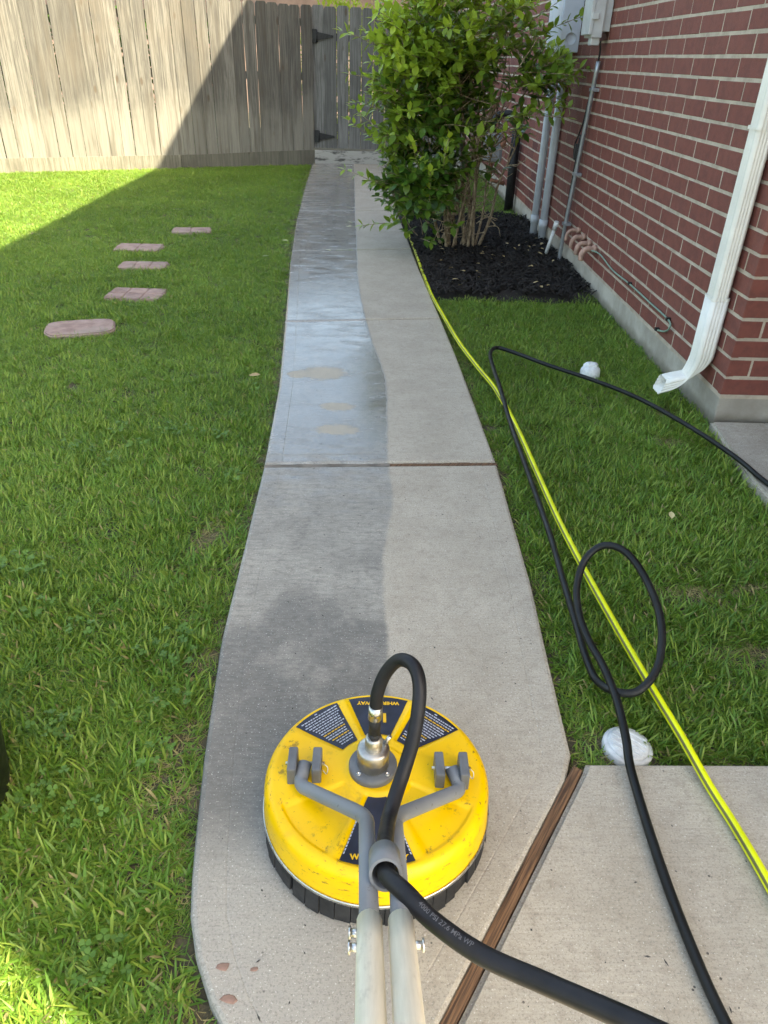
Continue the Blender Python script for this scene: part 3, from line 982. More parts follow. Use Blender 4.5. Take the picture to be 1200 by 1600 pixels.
for k, (yy, zz_) in enumerate(((5.44, .285), (5.28, .272), (5.12, .262), (4.98, .255))):
    stub = tag(empty('copper_stub', (1.47, yy, zz_)), ['smallest copper stub, farthest along the wall foot', 'copper elbow second from the conduit at the wall foot', 'copper elbow third from the conduit at the wall foot', 'largest copper elbow with turned-down end, nearest along the wall foot'][k], 'pipe stub', 'copper stubs at the wall foot')
    rr_ = (.012, .015, .016, .019)[k]
    mb = MB(); mb.tube(spline([(1.50, yy, zz_), (1.44, yy, zz_), (1.405, yy - .004, zz_ - .004), (1.385, yy - .008, zz_ - .03), (1.382, yy - .01, zz_ - .07)], 6), rr_, 14); mb.build('elbow', M['copper'], stub)
    mb = MB(); mb.tube([(1.474, yy, zz_), (1.45, yy, zz_)], rr_ + .008, 14); mb.build('collar', M['copper'], stub)
gc = tag(empty('cable', (1.47, 4.2, .2)), 'thin green cable sagging along the lowest brick course', 'cable')
mb = MB(); mb.tube(spline([(1.44, 4.97, .25), (1.468, 4.85, .25), (1.470, 4.55, .225), (1.468, 4.2, .232), (1.470, 3.85, .228), (1.468, 3.55, .225), (1.460, 3.50, .20), (1.464, 3.56, .165), (1.47, 3.66, .14)], 8), .0045, 8); mb.build('wire', M['gcable'], gc)
for yy, zz_ in ((3.56, .228), (4.2, .235), (3.67, .142)):
    mb = MB(); mb.cbox((1.458, yy - .008, zz_ - .008), (1.48, yy + .008, zz_ + .008), .002); mb.build('clip', M['cable'], gc)
# gas meter stand, dark, beyond the bush
gm = tag(empty('gas_meter', (1.42, 8.2, 0)), 'dark gas meter and riser pipe standing against the wall behind the bush', 'gas meter')
mb = MB(); mb.tube([(1.42, 8.12, -.05), (1.42, 8.12, .72)], .045, 16); mb.build('riser', M['iron'], gm)
mb = MB(); mb.tube(spline([(1.42, 8.12, .70), (1.41, 8.12, .80), (1.36, 8.14, .85), (1.24, 8.18, .84), (1.20, 8.2, .78), (1.20, 8.2, .68)], 6), .03, 14); mb.build('crossover', M['iron'], gm)
mb = MB(); mb.cbox((1.12, 8.10, .42), (1.30, 8.30, .68), .035); mb.build('meter_body', M['meter'], gm)
mb = MB(); mb.lathe([(.05, 0), (.055, .02), (.03, .05), (.012, .06)], 16, Matrix.Translation((1.32, 8.12, .60)) @ Matrix.Rotation(-pi/2, 4, 'Y')); mb.build('regulator', M['rust'], gm)
mb = MB(); mb.tube([(1.21, 8.2, .42), (1.21, 8.2, .25), (1.36, 8.16, .22)], .022, 12); mb.build('outlet_pipe', M['rust'], gm)

# ------------------------------------------------------------------ stepping stones
stones = [((-1.53, 6.64), .34, .24, .15, 'farthest stepping stone in the lawn, nearest the walkway', (2, 1)),
          ((-1.79, 5.94), .36, .27, .03, 'second farthest stepping stone, embossed brick pattern, far-left in the row', (2, 1)),
          ((-1.61, 5.39), .345, .22, .05, 'middle stepping stone of the row, low pinkish brick-patterned paver', (3, 1)),
          ((-1.46, 4.66), .36, .27, -.02, 'stepping stone with clearest brick grid, second nearest of the row', (3, 2)),
          ((-1.57, 3.955), .36, .26, .30, 'nearest and largest stepping stone, plain reddish face', (1, 1))]
for (c_, L_, W_, a_, lab, grid) in stones:
    st = tag(empty('stepping_stone', (c_[0], c_[1], 0)), lab, 'stepping stone', 'stepping stones in the lawn')
    Mx = Matrix.Translation((c_[0], c_[1], 0)) @ Matrix.Rotation(a_, 4, 'Z')
    plain = grid == (1, 1)
    ex = 4.4 if plain else 5.5
    top = -.009 if plain else -.019
    bm = bmesh.new()
    ring_ = []
    for k in range(40):
        a = 2 * pi * k / 40
        ca, sa = cos(a), sin(a)
        q = (abs(ca) ** ex + abs(sa) ** ex) ** (-1 / ex) * (1 + .03 * noise.noise(Vector((ca * 2.5, sa * 2.5, c_[1]))))
        ring_.append(bm.verts.new(Mx @ Vector((q * ca * L_ / 2, q * sa * W_ / 2, top))))
    f_ = bm.faces.new(ring_)
    ext = bmesh.ops.extrude_face_region(bm, geom=[f_])
    for v_ in [e_ for e_ in ext['geom'] if isinstance(e_, bmesh.types.BMVert)]: v_.co.z -= .05
    bmesh.ops.recalc_face_normals(bm, faces=bm.faces[:])
    bmesh.ops.bevel(bm, geom=[e_ for e_ in bm.edges if all(abs(v_.co.z - top) < 1e-5 for v_ in e_.verts)], offset=.008, segments=3, affect='EDGES')
    me = bpy.data.meshes.new('base'); bm.to_mesh(me); bm.free()
    me.materials.append(M['stone'])
    link('base', me, st)
    if plain: continue
    gx, gy = grid
    for ix in range(gx):
        for iy in range(gy):
            a0, a1 = -L_/2 + .010 + (L_ - .020) * ix / gx + .004, -L_/2 + .010 + (L_ - .020) * (ix+1) / gx - .004
            b0, b1 = -W_/2 + .010 + (W_ - .020) * iy / gy + .004, -W_/2 + .010 + (W_ - .020) * (iy+1) / gy - .004
            mb = MB(); mb.cbox((a0, b0, -.03), (a1, b1, -.0145), .009, 0, Mx); mb.build('brick_face', M['stone'], st)

# ------------------------------------------------------------------ lawn
def tuft(name, seed, n, rad, lmin, lmax, wmin, wmax, tmin, tmax, mats, mprob, nseg=3):
    r = random.Random(seed)
    mb = MB()
    for i in range(n):
        a = r.uniform(0, 2*pi); q = rad * sqrt(r.random())
        b = Vector((q * cos(a), q * sin(a), -.012))
        az = r.uniform(0, 2*pi); tilt = radians(r.uniform(tmin, tmax))
        L = r.uniform(lmin, lmax); W = r.uniform(wmin, wmax)
        d = Vector((cos(az) * sin(tilt), sin(az) * sin(tilt), cos(tilt)))
        bend = Vector((cos(az), sin(az), -.7)) * r.uniform(.15, .75)
        side = Vector((-sin(az), cos(az), r.uniform(-.5, .5))).normalized()
        vs = []
        p = b.copy()
        for k in range(nseg + 1):
            t = k / nseg
            wv = W * (.65 + .5 * t) if t < .5 else W * (1.0 - .95 * ((t - .5) / .5) ** 1.6)
            if k == nseg: vs.append(p.copy())
            else: vs += [p - side * wv / 2, p + side * wv / 2]
            d = (d + bend / nseg).normalized()
            p = p + d * L / nseg
        fs = [(2*k, 2*k+1, 2*k+3, 2*k+2) for k in range(nseg - 1)] + [(2*nseg-2, 2*nseg-1, 2*nseg)]
        x = r.random(); mi = 0
        for j, pr in enumerate(mprob):
            if x < pr: mi = j; break
            x -= pr
        mb.add(vs, fs, mi, True)
    me = mb.mesh(name, mats)
    return bpy.data.objects.new(name, me)

def clover(name, seed):
    r = random.Random(seed)
    mb = MB()
    for i in range(7):
        a = r.uniform(0, 2*pi); q = .04 * sqrt(r.random())
        c = Vector((q*cos(a), q*sin(a), r.uniform(.022, .042)))
        R0 = r.uniform(.006, .0105)
        a0 = r.uniform(0, 2*pi)
        tl = Vector((r.uniform(-.3, .3), r.uniform(-.3, .3), 0))
        for k in range(3):
            t = a0 + k * 2*pi/3
            ax = Vector((cos(t), sin(t), 0)); sd = Vector((-sin(t), cos(t), 0))
            pts = [c, c + ax*R0*.55 + sd*R0*.55, c + ax*R0*1.15 + sd*R0*.45, c + ax*R0*1.08, c + ax*R0*1.15 - sd*R0*.45, c + ax*R0*.55 - sd*R0*.55]
            pts = [p + Vector((0, 0, (p - c).dot(tl) + .10 * (p - c).length)) for p in pts]
            mb.add(pts, [(0, 1, 2, 3), (0, 3, 4, 5)], 0, True)
        mb.tube([Vector((c.x*.6, c.y*.6, -.02)), c], .0009, 4, cap=False)
    me = mb.mesh(name, [M['clover']])
    return bpy.data.objects.new(name, me)

tcol = bpy.data.collections.new('grass_tufts')
MG = [M['grassA'], M['grassB'], M['straw']]
for i in range(4):
    if i < 2: tcol.objects.link(tuft('tuft_%d' % i, 10 + i, 22, .045, .032, .085, .0045, .0085, 12, 82, MG, (.68, .308, .012)))
    else: tcol.objects.link(tuft('tuft_%d' % i, 10 + i, 38, .045, .025, .070, .0020, .0046, 8, 75, MG, (.64, .348, .012)))
for i in range(2):
    tcol.objects.link(tuft('tuft_%d' % (4 + i), 30 + i, 22, .05, .02, .06, .0018, .0035, 35, 86, MG, (.24, .36, .40)))
tcol.objects.link(tuft('tuft_6', 41, 60, .05, .015, .05, .0018, .0036, 60, 92, MG, (.05, .10, .85)))
ccol = bpy.data.collections.new('clover_tufts')
for i in range(3): ccol.objects.link(clover('clover_%d' % i, 50 + i))

def scatter(name, pts, coll, label, cat):
    """one stuff object: points carrying instance attributes, instanced by geometry nodes"""
    me = bpy.data.meshes.new(name)
    n = len(pts)
    me.vertices.add(n)
    me.vertices.foreach_set('co', np.array([p[0] for p in pts], dtype=np.float32).ravel())
    for an, ty, key, arr in (('rot', 'FLOAT_VECTOR', 'vector', np.array([p[1] for p in pts], dtype=np.float32).ravel()),
                             ('scl', 'FLOAT_VECTOR', 'vector', np.array([p[2] for p in pts], dtype=np.float32).ravel()),
                             ('idx', 'INT', 'value', np.array([p[3] for p in pts], dtype=np.int32))):
        at = me.attributes.new(an, ty, 'POINT')
        at.data.foreach_set(key, arr)
    o = link(name, me)
    ng = bpy.data.node_groups.new(name + '_nodes', 'GeometryNodeTree')
    ng.interface.new_socket('Geometry', in_out='INPUT', socket_type='NodeSocketGeometry')
    ng.interface.new_socket('Geometry', in_out='OUTPUT', socket_type='NodeSocketGeometry')
    N, L = ng.nodes, ng.links
    gi, go = N.new('NodeGroupInput'), N.new('NodeGroupOutput')
    ci = N.new('GeometryNodeCollectionInfo')
    ci.inputs['Collection'].default_value = coll
    ci.inputs['Separate Children'].default_value = True
    ci.inputs['Reset Children'].default_value = True
    ip = N.new('GeometryNodeInstanceOnPoints')
    ip.inputs['Pick Instance'].default_value = True
    def na(nm, dt):
        a = N.new('GeometryNodeInputNamedAttribute'); a.data_type = dt
        a.inputs['Name'].default_value = nm
        return a.outputs['Attribute']
    L.new(gi.outputs[0], ip.inputs['Points'])
    L.new(ci.outputs[0], ip.inputs['Instance'])
    L.new(na('idx', 'INT'), ip.inputs['Instance Index'])
    e2r = N.new('FunctionNodeEulerToRotation')
    L.new(na('rot', 'FLOAT_VECTOR'), e2r.inputs[0])
    L.new(e2r.outputs[0], ip.inputs['Rotation'])
    L.new(na('scl', 'FLOAT_VECTOR'), ip.inputs['Scale'])
    L.new(ip.outputs[0], go.inputs[0])
    md = o.modifiers.new('scatter', 'NODES'); md.node_group = ng
    return tag(o, label, cat, kind='stuff')

def in_mulch(x, y):
    if x < XR(y) + .015 or y < 4.62 or y > 7.9: return False
    front = 4.78 + .05 * sin(x * 9) + (.12 if x > 1.3 else 0) + .03 * sin(x * 23)
    back = 7.55 + .08 * sin(x * 7)
    return front < y < back
def in_stone(x, y):
    for (c_, L_, W_, a_, _, _) in stones:
        dx, dy = x - c_[0], y - c_[1]
        u = dx * cos(a_) + dy * sin(a_); v = -dx * sin(a_) + dy * cos(a_)
        if (abs(u) / (L_/2 - .014)) ** 2.6 + (abs(v) / (W_/2 - .010)) ** 2.6 < 1 + .35 * noise.noise(Vector((x * 14, y * 14, 3))): return True
    return False
CAP1, CAP2, BUCKET = (.600, 1.128), (1.094, 3.43), (-.865, .965)
def bare(x, y):
    """worn spots: 0 full grass .. 1 bare"""
    b = 0.
    for (cx, cy, ra, rb) in ((.95, 1.68, .16, .09), (.92, 1.46, .08, .05), (1.06, 1.40, .17, .09), (1.12, 1.72, .12, .05), (-.50, 1.95, .06, .18), (-.44, .95, .05, .12), (1.22, 2.72, .10, .05), (1.30, 2.68, .07, .04), (-.43, 1.38, .05, .10), (-.40, 1.13, .05, .05), (1.33, 3.0, .06, .06)):
        d = ((x - cx) / ra) ** 2 + ((y - cy) / rb) ** 2
        b = max(b, 1.1 - d * .8)
    return max(0., min(.92, b))
gp, cp = [], []
prng = np.random.default_rng(3)
def lawn_region(x0, x1, y0, y1, dens, test):
    n = int((x1 - x0) * (y1 - y0) * dens)
    for x, y, a in zip(prng.uniform(x0, x1, n), prng.uniform(y0, y1, n), prng.random(n)):
        x, y = float(x), float(y)
        e = test(x, y)
        if e is None: continue
        nz = noise.noise(Vector((x * 1.3, y * 1.3, 2.))) * .5 + .5
        nz2 = noise.noise(Vector((x * 5.3, y * 5.3, 7.))) * .5 + .5
        br = bare(x, y)
        if e < .09: br = max(br, (.85 * nz2 + .05) * (1 - e / .12))
        thin = rnd.random() < br
        if thin and rnd.random() < .05: continue
        s_ = (.56 + .40 * nz2) * rnd.uniform(.85, 1.15)
        if e < .025: s_ *= .72
        dry = thin or rnd.random() < (.04 + .10 * max(0, nz2 - .6))
        s_ *= 1.0 - .20 * min(1., max(0., (y - 1.2) / 2.))
        if x > 1.36: s_ *= 1.35
        idx = (6 if thin and rnd.random() < .6 else rnd.randint(4, 5)) if dry else (rnd.randint(2, 3) if rnd.random() < (.35 if y < 3 else .6) else rnd.randint(0, 1))
        gp.append(((x, y, -.03), (rnd.uniform(-.15, .15), rnd.uniform(-.15, .15), rnd.uniform(0, 6.283)), (s_, s_, s_ * rnd.uniform(.75, 1.1)), idx))
        if x < 0 and e > .035 and y < 3.2 and nz > .42 and rnd.random() < .022 * (1.1 - y / 3.4):
            cp.append(((x + .01, y, -.02), (0, 0, rnd.uniform(0, 6.28)), (1, 1, 1), rnd.randint(0, 2)))
def left_test(x, y):
    e = (XL(y) if y > .27 else wood_x(y)) - x - .012
    if e < 0 or y > fence_y(x) - .03 if x < FA.x else e < 0: return None
    if x < -(.78 * y + 1.0): return None
    if in_stone(x, y): return None
    if hypot(x - BUCKET[0], y - BUCKET[1]) < .15: return None
    return e
def right_test(x, y):
    e = x - XR(y) - .012
    if e < 0: return None
    if y < 2.87 and x > 1.40 + max(0, (y - 2.3)) * .09: return None
    if x > WALLX - .015: return None
    if y < 1.078: return None
    if in_mulch(x, y): return None
    if hypot(x - CAP1[0], y - CAP1[1]) < .058 or hypot(x - CAP2[0], y - CAP2[1]) < .05: return None
    return min(e, y - 1.075, abs(1.44 - x) + .02)
lawn_region(-3.0, -.05, -.5, 3.0, 2500, left_test)
lawn_region(-5.0, -.3, 3.0, 6.0, 2100, left_test)
lawn_region(-6.4, -.4, 6.0, 11.6, 1250, left_test)
lawn_region(.3, 1.5, 1.07, 4.95, 2400, right_test)
lawn_region(.1, 1.5, 7.4, 11.4, 800, right_test)
for k in range(26):
    x = rnd.uniform(-.27, -.06); gp.append(((x, 5.868 + (x + .61) / .92 * .19 + .0, -.012), (0, 0, rnd.uniform(0, 6.28)), (.28, .28, .36), rnd.randint(0, 3)))
scatter('lawn_grass', gp, tcol, 'green mown grass of the lawns on both sides of the walkway', 'grass')
scatter('clover', cp, ccol, 'small clover leaves growing through the near left lawn', 'clover')
print('tufts', len(gp), 'clover', len(cp))

# ------------------------------------------------------------------ mulch bed
mb = MB()
nx, ny = 40, 80
grid = {}
for i in range(nx + 1):
    for j in range(ny + 1):
        y = 4.70 + (7.65 - 4.70) * j / ny
        x0 = XR(y) + .012; x1 = WALLX + .004
        x = x0 + (x1 - x0) * i / nx
        e = min(i, nx - i, j, ny - j) / 6
        z = -.025 + .05 * min(1, e) * (.6 + .6 * noise.noise(Vector((x * 3, y * 3, 0)))) + .012 * noise.noise(Vector((x * 22, y * 22, 0)))
        grid[i, j] = len(mb.v); mb.v.append((x, y, z))
for i in range(nx):
    for j in range(ny):
        mb.f.append((grid[i, j], grid[i+1, j], grid[i+1, j+1], grid[i, j+1])); mb.m.append(0); mb.sm.append(True)
for k in range(14000):
    y = rnd.uniform(4.70, 7.6); x = rnd.uniform(XR(y) + .02, WALLX - .01)
    if not in_mulch(x, y) and rnd.random() < .93: continue
    L_ = rnd.uniform(.008, .036); W_ = rnd.uniform(.003, .008)
    z = -.015 + .05 * (.6 + .5 * noise.noise(Vector((x * 3, y * 3, 0))))
    R_ = Matrix.Translation((x, y, z + rnd.uniform(-.006, .012))) @ Matrix.Rotation(rnd.uniform(0, 6.28), 4, 'Z') @ Matrix.Rotation(rnd.uniform(-.7, .7), 4, 'Y') @ Matrix.Rotation(rnd.uniform(-.6, .6), 4, 'X')
    vs = [R_ @ Vector(p) for p in ((-L_, -W_, 0), (L_, -W_*.6, 0), (L_*.9, W_, 0), (-L_*.8, W_*.7, 0), (0, 0, W_*.8))]
    mb.add(vs, [(0, 1, 4), (1, 2, 4), (2, 3, 4), (3, 0, 4)])
tag(mb.build('mulch_bed', M['mulch']), 'black dyed wood mulch under the bush', 'mulch', kind='stuff')

# ------------------------------------------------------------------ bush
bush = tag(empty('leafy_bush', (.70, 6.17, 0)), 'tall green multi-stemmed privet bush growing over black mulch by the walkway', 'bush')
br = random.Random(21)
ELL = [((.58, 6.10, 1.42), (.56, .45, .42), 1.0), ((.40, 6.05, .98), (.40, .40, .42), .75), ((.36, 5.97, .53), (.25, .30, .32), .48), ((1.02, 6.1, 1.22), (.30, .34, .22), .35), ((.72, 6.15, 1.05), (.36, .34, .24), .4)]
wood = MB()
stems_obj = []
tips = []
base = Vector((.70, 6.17, -.03))
for k in range(17):
    a = br.uniform(0, 2*pi); q = .14 * sqrt(br.random())
    p0 = base + Vector((q*cos(a)*1.25, q*sin(a), 0))
    tgt = Vector((br.uniform(.12, 1.2), br.uniform(5.8, 6.4), br.uniform(.95, 1.6)))
    mid = p0.lerp(tgt, .45) + Vector((br.uniform(-.07, .07), br.uniform(-.07, .07), br.uniform(.05, .15)))
    mid.x = p0.x + (mid.x - p0.x) * .7
    P_ = spline([p0, p0.lerp(mid, .5) + Vector((br.uniform(-.03, .03), br.uniform(-.03, .03), 0)), mid, mid.lerp(tgt, .5) + Vector((br.uniform(-.05, .05), br.uniform(-.05, .05), 0)), tgt], 5)
    r0 = br.uniform(.010, .019)
    sm_ = MB()
    sm_.tube(P_, [r0 * (1 - .72 * i / (len(P_) - 1)) for i in range(len(P_))], 7)
    # side branches and dead twigs
    for _ in range(4):
        i = br.randint(4, len(P_) - 3)
        b0 = P_[i]
        d_ = Vector((br.uniform(-1, 1), br.uniform(-1, .6), br.uniform(-.1, .9))).normalized()
        L_ = br.uniform(.15, .4)
        q1 = b0 + d_ * L_ * .5 + Vector((br.uniform(-.03, .03), 0, br.uniform(-.02, .04)))
        q2 = b0 + d_ * L_ + Vector((0, 0, br.uniform(-.03, .08)))
        pp = spline([b0, q1, q2], 4)
        sm_.tube(pp, [.006 * (1 - .6 * i / (len(pp) - 1)) for i in range(len(pp))], 5)
        tips.append(q2)
    sm_.build('stem', M['bark'], bush)

LEAF_V = [(0, 0, 0), (.26, -.23, .05), (.60, -.26, .04), (1.0, 0, -.08), (.60, .26, .04), (.26, .23, .05), (.45, 0, -.015)]
LEAF_F = [(0, 1, 6), (1, 2, 6), (2, 3, 6), (3, 4, 6), (4, 5, 6), (5, 0, 6)]
leaves = []     # (matrix, tone)
def leaf_at(p, d, up, L, tone):
    d = d.normalized()
    s_ = d.cross(up)
    if s_.length < 1e-3: s_ = d.cross(Vector((1, 0, 0)))
    s_.normalize(); n_ = s_.cross(d)
    mm = Matrix.Identity(4)
    for i in range(3):
        mm[i][0], mm[i][1], mm[i][2], mm[i][3] = d[i] * L, s_[i] * L * 1.1, n_[i] * L, p[i]
    leaves.append((mm, tone))
twigs = MB()
def shoot(p, d, L, tone, droop=.25, size=(.068, .108), space=.042):
    d = d.normalized()
    n = max(3, int(L / space))
    pts = [p.copy()]
    for k in range(n):
        d = (d + Vector((br.uniform(-.10, .10), br.uniform(-.10, .10), br.uniform(-.08, .08) - droop / n))).normalized()
        p = p + d * L / n
        pts.append(p.copy())
        roll = (k % 2) * pi / 2 + br.uniform(-.5, .5)
        ref = Vector((0, 0, 1)) if abs(d.z) < .85 else Vector((1, 0, 0))
        s_ = d.cross(ref).normalized(); u_ = s_.cross(d)
        sv = s_ * cos(roll) + u_ * sin(roll)
        taper = 1 - .35 * k / n
        for sg in (-1, 1):
            if br.random() < .10: continue
            dl = (d * br.uniform(.35, .8) + sv * sg + Vector((0, 0, br.uniform(-.1, .5)))).normalized()
            leaf_at(p, dl, Vector((br.uniform(-.4, .4), br.uniform(-.5, .2), 1)), br.uniform(*size) * taper, min(1, max(0, tone + br.uniform(-.2, .2))))
    leaf_at(p, d, Vector((0, 0, 1)), size[0], min(1, tone + .2))
    twigs.tube(pts[::2] if len(pts) > 4 else pts, .0022, 4, cap=False)
for (c_, R_, wt) in ELL:
    c_, R_ = Vector(c_), Vector(R_)
    for k in range(int(500 * wt)):
        while True:
            q = Vector((br.uniform(-1, 1), br.uniform(-1, 1), br.uniform(-1, 1)))
            if .30 < q.length < 1: break
        p = c_ + Vector((q.x * R_.x, q.y * R_.y, q.z * R_.z))
        if p.x > .66 and p.z < .80: continue
        if noise.noise(Vector((p.x * 2.6, p.y * 2.6, p.z * 6.5))) < -.16 + .12 * (p.x > .6): continue
        out = Vector((q.x, q.y, q.z * .6 + .35)).normalized()
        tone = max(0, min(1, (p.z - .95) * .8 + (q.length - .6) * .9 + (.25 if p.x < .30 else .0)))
        if (p - Vector((.78, 5.95, 1.0))).length < .26 and br.random() < .85: continue
        shoot(p - out * .05, out + Vector((br.uniform(-.5, .5), br.uniform(-.6, .3), br.uniform(-.2, .4))), br.uniform(.08, .22), tone)
# long arching shoots that break the outline
for (p, d, L, tone) in [((.22, 6.0, 1.28), (-1, -.1, .42), .48, .55), ((.18, 6.0, 1.10), (-1, -.15, .28), .36, .45), ((.16, 5.95, .66), (-1, -.1, .75), .42, .6), ((.20, 5.95, .75), (-1, .1, .55), .40, .6),
                        ((.14, 5.9, .45), (-1, -.1, .5), .36, .6), ((1.05, 5.95, 1.22), (1, -.15, .18), .42, .25), ((.95, 5.9, 1.22), (1, -.3, .10), .46, .25), ((.95, 5.85, .95), (1, -.2, .30), .44, .30), ((.88, 5.8, .93), (1, -.4, .22), .48, .35), ((.70, 5.75, .90), (1, -.2, .25), .50, .6), ((.65, 5.7, .80), (.9, -.2, .45), .4, .6),
                        ((.27, 6.0, .20), (-1, -.2, -.05), .34, .5), ((.30, 5.95, .15), (-.2, -1, .25), .24, .15), ((.38, 5.85, .12), (.2, -1, .15), .2, .1), ((.55, 5.9, .2), (.6, -.8, .2), .15, .2),
                        ((.45, 5.9, 1.6), (-.3, -.2, 1), .32, .8), ((.30, 6.0, 1.55), (-.6, 0, 1), .30, .8), ((.62, 5.95, 1.65), (.1, -.2, 1), .3, .7), ((.85, 6.0, 1.55), (.5, -.1, 1), .36, .6), ((1.0, 6.0, 1.45), (.8, -.1, .8), .34, .5), ((1.08, 6.05, 1.42), (1, -.1, .5), .36, .4), ((.35, 5.7, .55), (-.2, -.6, .9), .3, .7), ((.5, 5.65, .62), (.1, -.5, 1), .26, .7), ((.42, 5.7, .38), (.0, -.6, 1), .26, .75)]:
    shoot(Vector(p), Vector(d), L, tone, droop=.12, size=(.068, .105), space=.042)
for p in tips:
    if p.z > .5: shoot(p, Vector((br.uniform(-1, 1), br.uniform(-1, .5), br.uniform(.1, 1))), br.uniform(.08, .18), .1)
order = sorted(range(len(leaves)), key=lambda i: (leaves[i][0].translation - CAMP).length)
single = set(order[:240])
crown = MB()
tones = []
base_leaf = {}
for i, (mm, tone) in enumerate(leaves):
    if i in single: continue
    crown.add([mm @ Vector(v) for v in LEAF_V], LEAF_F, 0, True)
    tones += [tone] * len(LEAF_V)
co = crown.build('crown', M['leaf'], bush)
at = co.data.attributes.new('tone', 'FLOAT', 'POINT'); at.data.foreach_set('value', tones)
tag(co, 'dense glossy green foliage', kind='stuff')
LM = []
for k in range(5):
    mb = MB(); mb.add(LEAF_V, LEAF_F, 0, True)
    me = mb.mesh('leaf', M['leaf'])
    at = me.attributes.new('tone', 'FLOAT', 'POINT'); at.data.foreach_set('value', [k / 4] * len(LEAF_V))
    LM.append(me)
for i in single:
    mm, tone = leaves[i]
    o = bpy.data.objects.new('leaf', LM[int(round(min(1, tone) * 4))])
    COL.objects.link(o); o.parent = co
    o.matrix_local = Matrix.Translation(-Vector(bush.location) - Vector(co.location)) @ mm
for k in range(90):
    a0 = Vector((br.uniform(.35, 1.0), br.uniform(5.85, 6.35), br.uniform(.08, .75) if k < 60 else br.uniform(.8, 1.15)))
    d_ = Vector((br.uniform(-1, 1), br.uniform(-.8, .6), br.uniform(-.1, 1))).normalized()
    L_ = br.uniform(.12, .38)
    q1 = a0 + d_ * L_ * .5 + Vector((br.uniform(-.03, .03), br.uniform(-.03, .03), br.uniform(-.02, .03)))
    pp = spline([a0, q1, a0 + d_ * L_ + Vector((0, 0, br.uniform(-.05, .06)))], 4)
    twigs.tube(pp, [.0042 * (1 - .6 * i / (len(pp) - 1)) for i in range(len(pp))], 5, cap=False)
tw = twigs.build('twigs', M['bark'], bush)
tag(tw, kind='stuff')
print('leaves', len(leaves))

# ------------------------------------------------------------------ beyond the fence
nb = tag(empty('neighbour_house', (-1, 24, 0)), 'reddish brick house with shingle roof seen over the fence', 'house')
mb = MB(); mb.box((-9, 22, -.1), (6, 30, 3.0)); mb.build('wall', M['farbrick'], nb)
mb = MB(); mb.add([(-9.6, 21.4, 2.95), (6.6, 21.4, 2.95), (6.6, 30.6, 2.95), (-9.6, 30.6, 2.95), (-6, 26, 5.4), (3, 26, 5.4)], [(3,2,1,0), (0,1,5,4), (1,2,5), (2,3,4,5), (3,0,4)]); mb.build('roof', M['roof'], nb)
def far_bush(loc, R_, n, seed, label):
    r = random.Random(seed)
    b_ = tag(empty('shrub', (loc[0], loc[1], 0)), label, 'shrub')
    mb = MB()
    for k in range(n):
        while True:
            q = Vector((r.uniform(-1, 1), r.uniform(-1, 1), r.uniform(-1, 1)))
            if .35 < q.length < 1: break
        q *= 1 + .25 * noise.noise(q * 3)
        p = Vector(loc) + Vector((q.x * R_[0], q.y * R_[1], q.z * R_[2]))
        d_ = (q + Vector((r.uniform(-.7, .7), r.uniform(-.7, .7), r.uniform(-.3, .9)))).normalized()
        s_ = d_.cross(Vector((r.uniform(-1, 1), r.uniform(-1, 1), 1))).normalized()
        L_ = r.uniform(.05, .10)
        mb.add([p, p + d_*L_*.5 + s_*L_*.28, p + d_*L_, p + d_*L_*.5 - s_*L_*.28], [(0, 1, 2, 3)])
    tag(mb.build('crown', M['leaf_far'], b_), kind='stuff')
    mb = MB()
    for k in range(5):
        mb.tube([(loc[0] + r.uniform(-.1, .1), loc[1] + r.uniform(-.1, .1), -.05), (loc[0] + r.uniform(-.3, .3) * R_[0], loc[1], loc[2])], [.03, .015], 6)
    mb.build('trunk', M['bark'], b_)
far_bush((-.55, 15.5, 1.08), (.85, .7, 1.06), 5200, 5, 'bright yellow-green shrub showing over the gate')

hd = tag(empty('added_hedge', (-3.6, 10.7, 0)), 'added row of dark leaves behind the sunny fence that darkens its board gaps', 'added_hedge')
mb = MB()  # added leaf row in the fence's shade, so the board gaps read dark
hr_ = random.Random(9)
for k in range(15000):
    t_ = hr_.uniform(.15, .98)
    p = FA.lerp(FB, t_)
    q = Vector((p.x, p.y, hr_.uniform(-.02, 1.70))) + Vector((-nrm2.x, -nrm2.y, 0)) * hr_.uniform(.14, .42)
    a = Vector((hr_.uniform(-1, 1), hr_.uniform(-1, 1), hr_.uniform(-1, 1))).normalized()
    b = a.cross(Vector((hr_.uniform(-1, 1), hr_.uniform(-1, 1), hr_.uniform(-1, 1)))).normalized()
    L_ = hr_.uniform(.05, .09)
    mb.add([q, q + a*L_*.5 + b*L_*.35, q + a*L_, q + a*L_*.5 - b*L_*.35], [(0, 1, 2, 3)])
tag(mb.build('added_hedge_foliage', M['leaf'], hd), kind='stuff')
mb = MB()
for k in range(12):
    p = FA.lerp(FB, .18 + .07 * k) - nrm2 * .28
    mb.tube([(p.x, p.y, -.05), (p.x + hr_.uniform(-.1, .1), p.y, 1.2)], [.02, .01], 6)
mb.build('added_hedge_stems', M['bark'], hd)

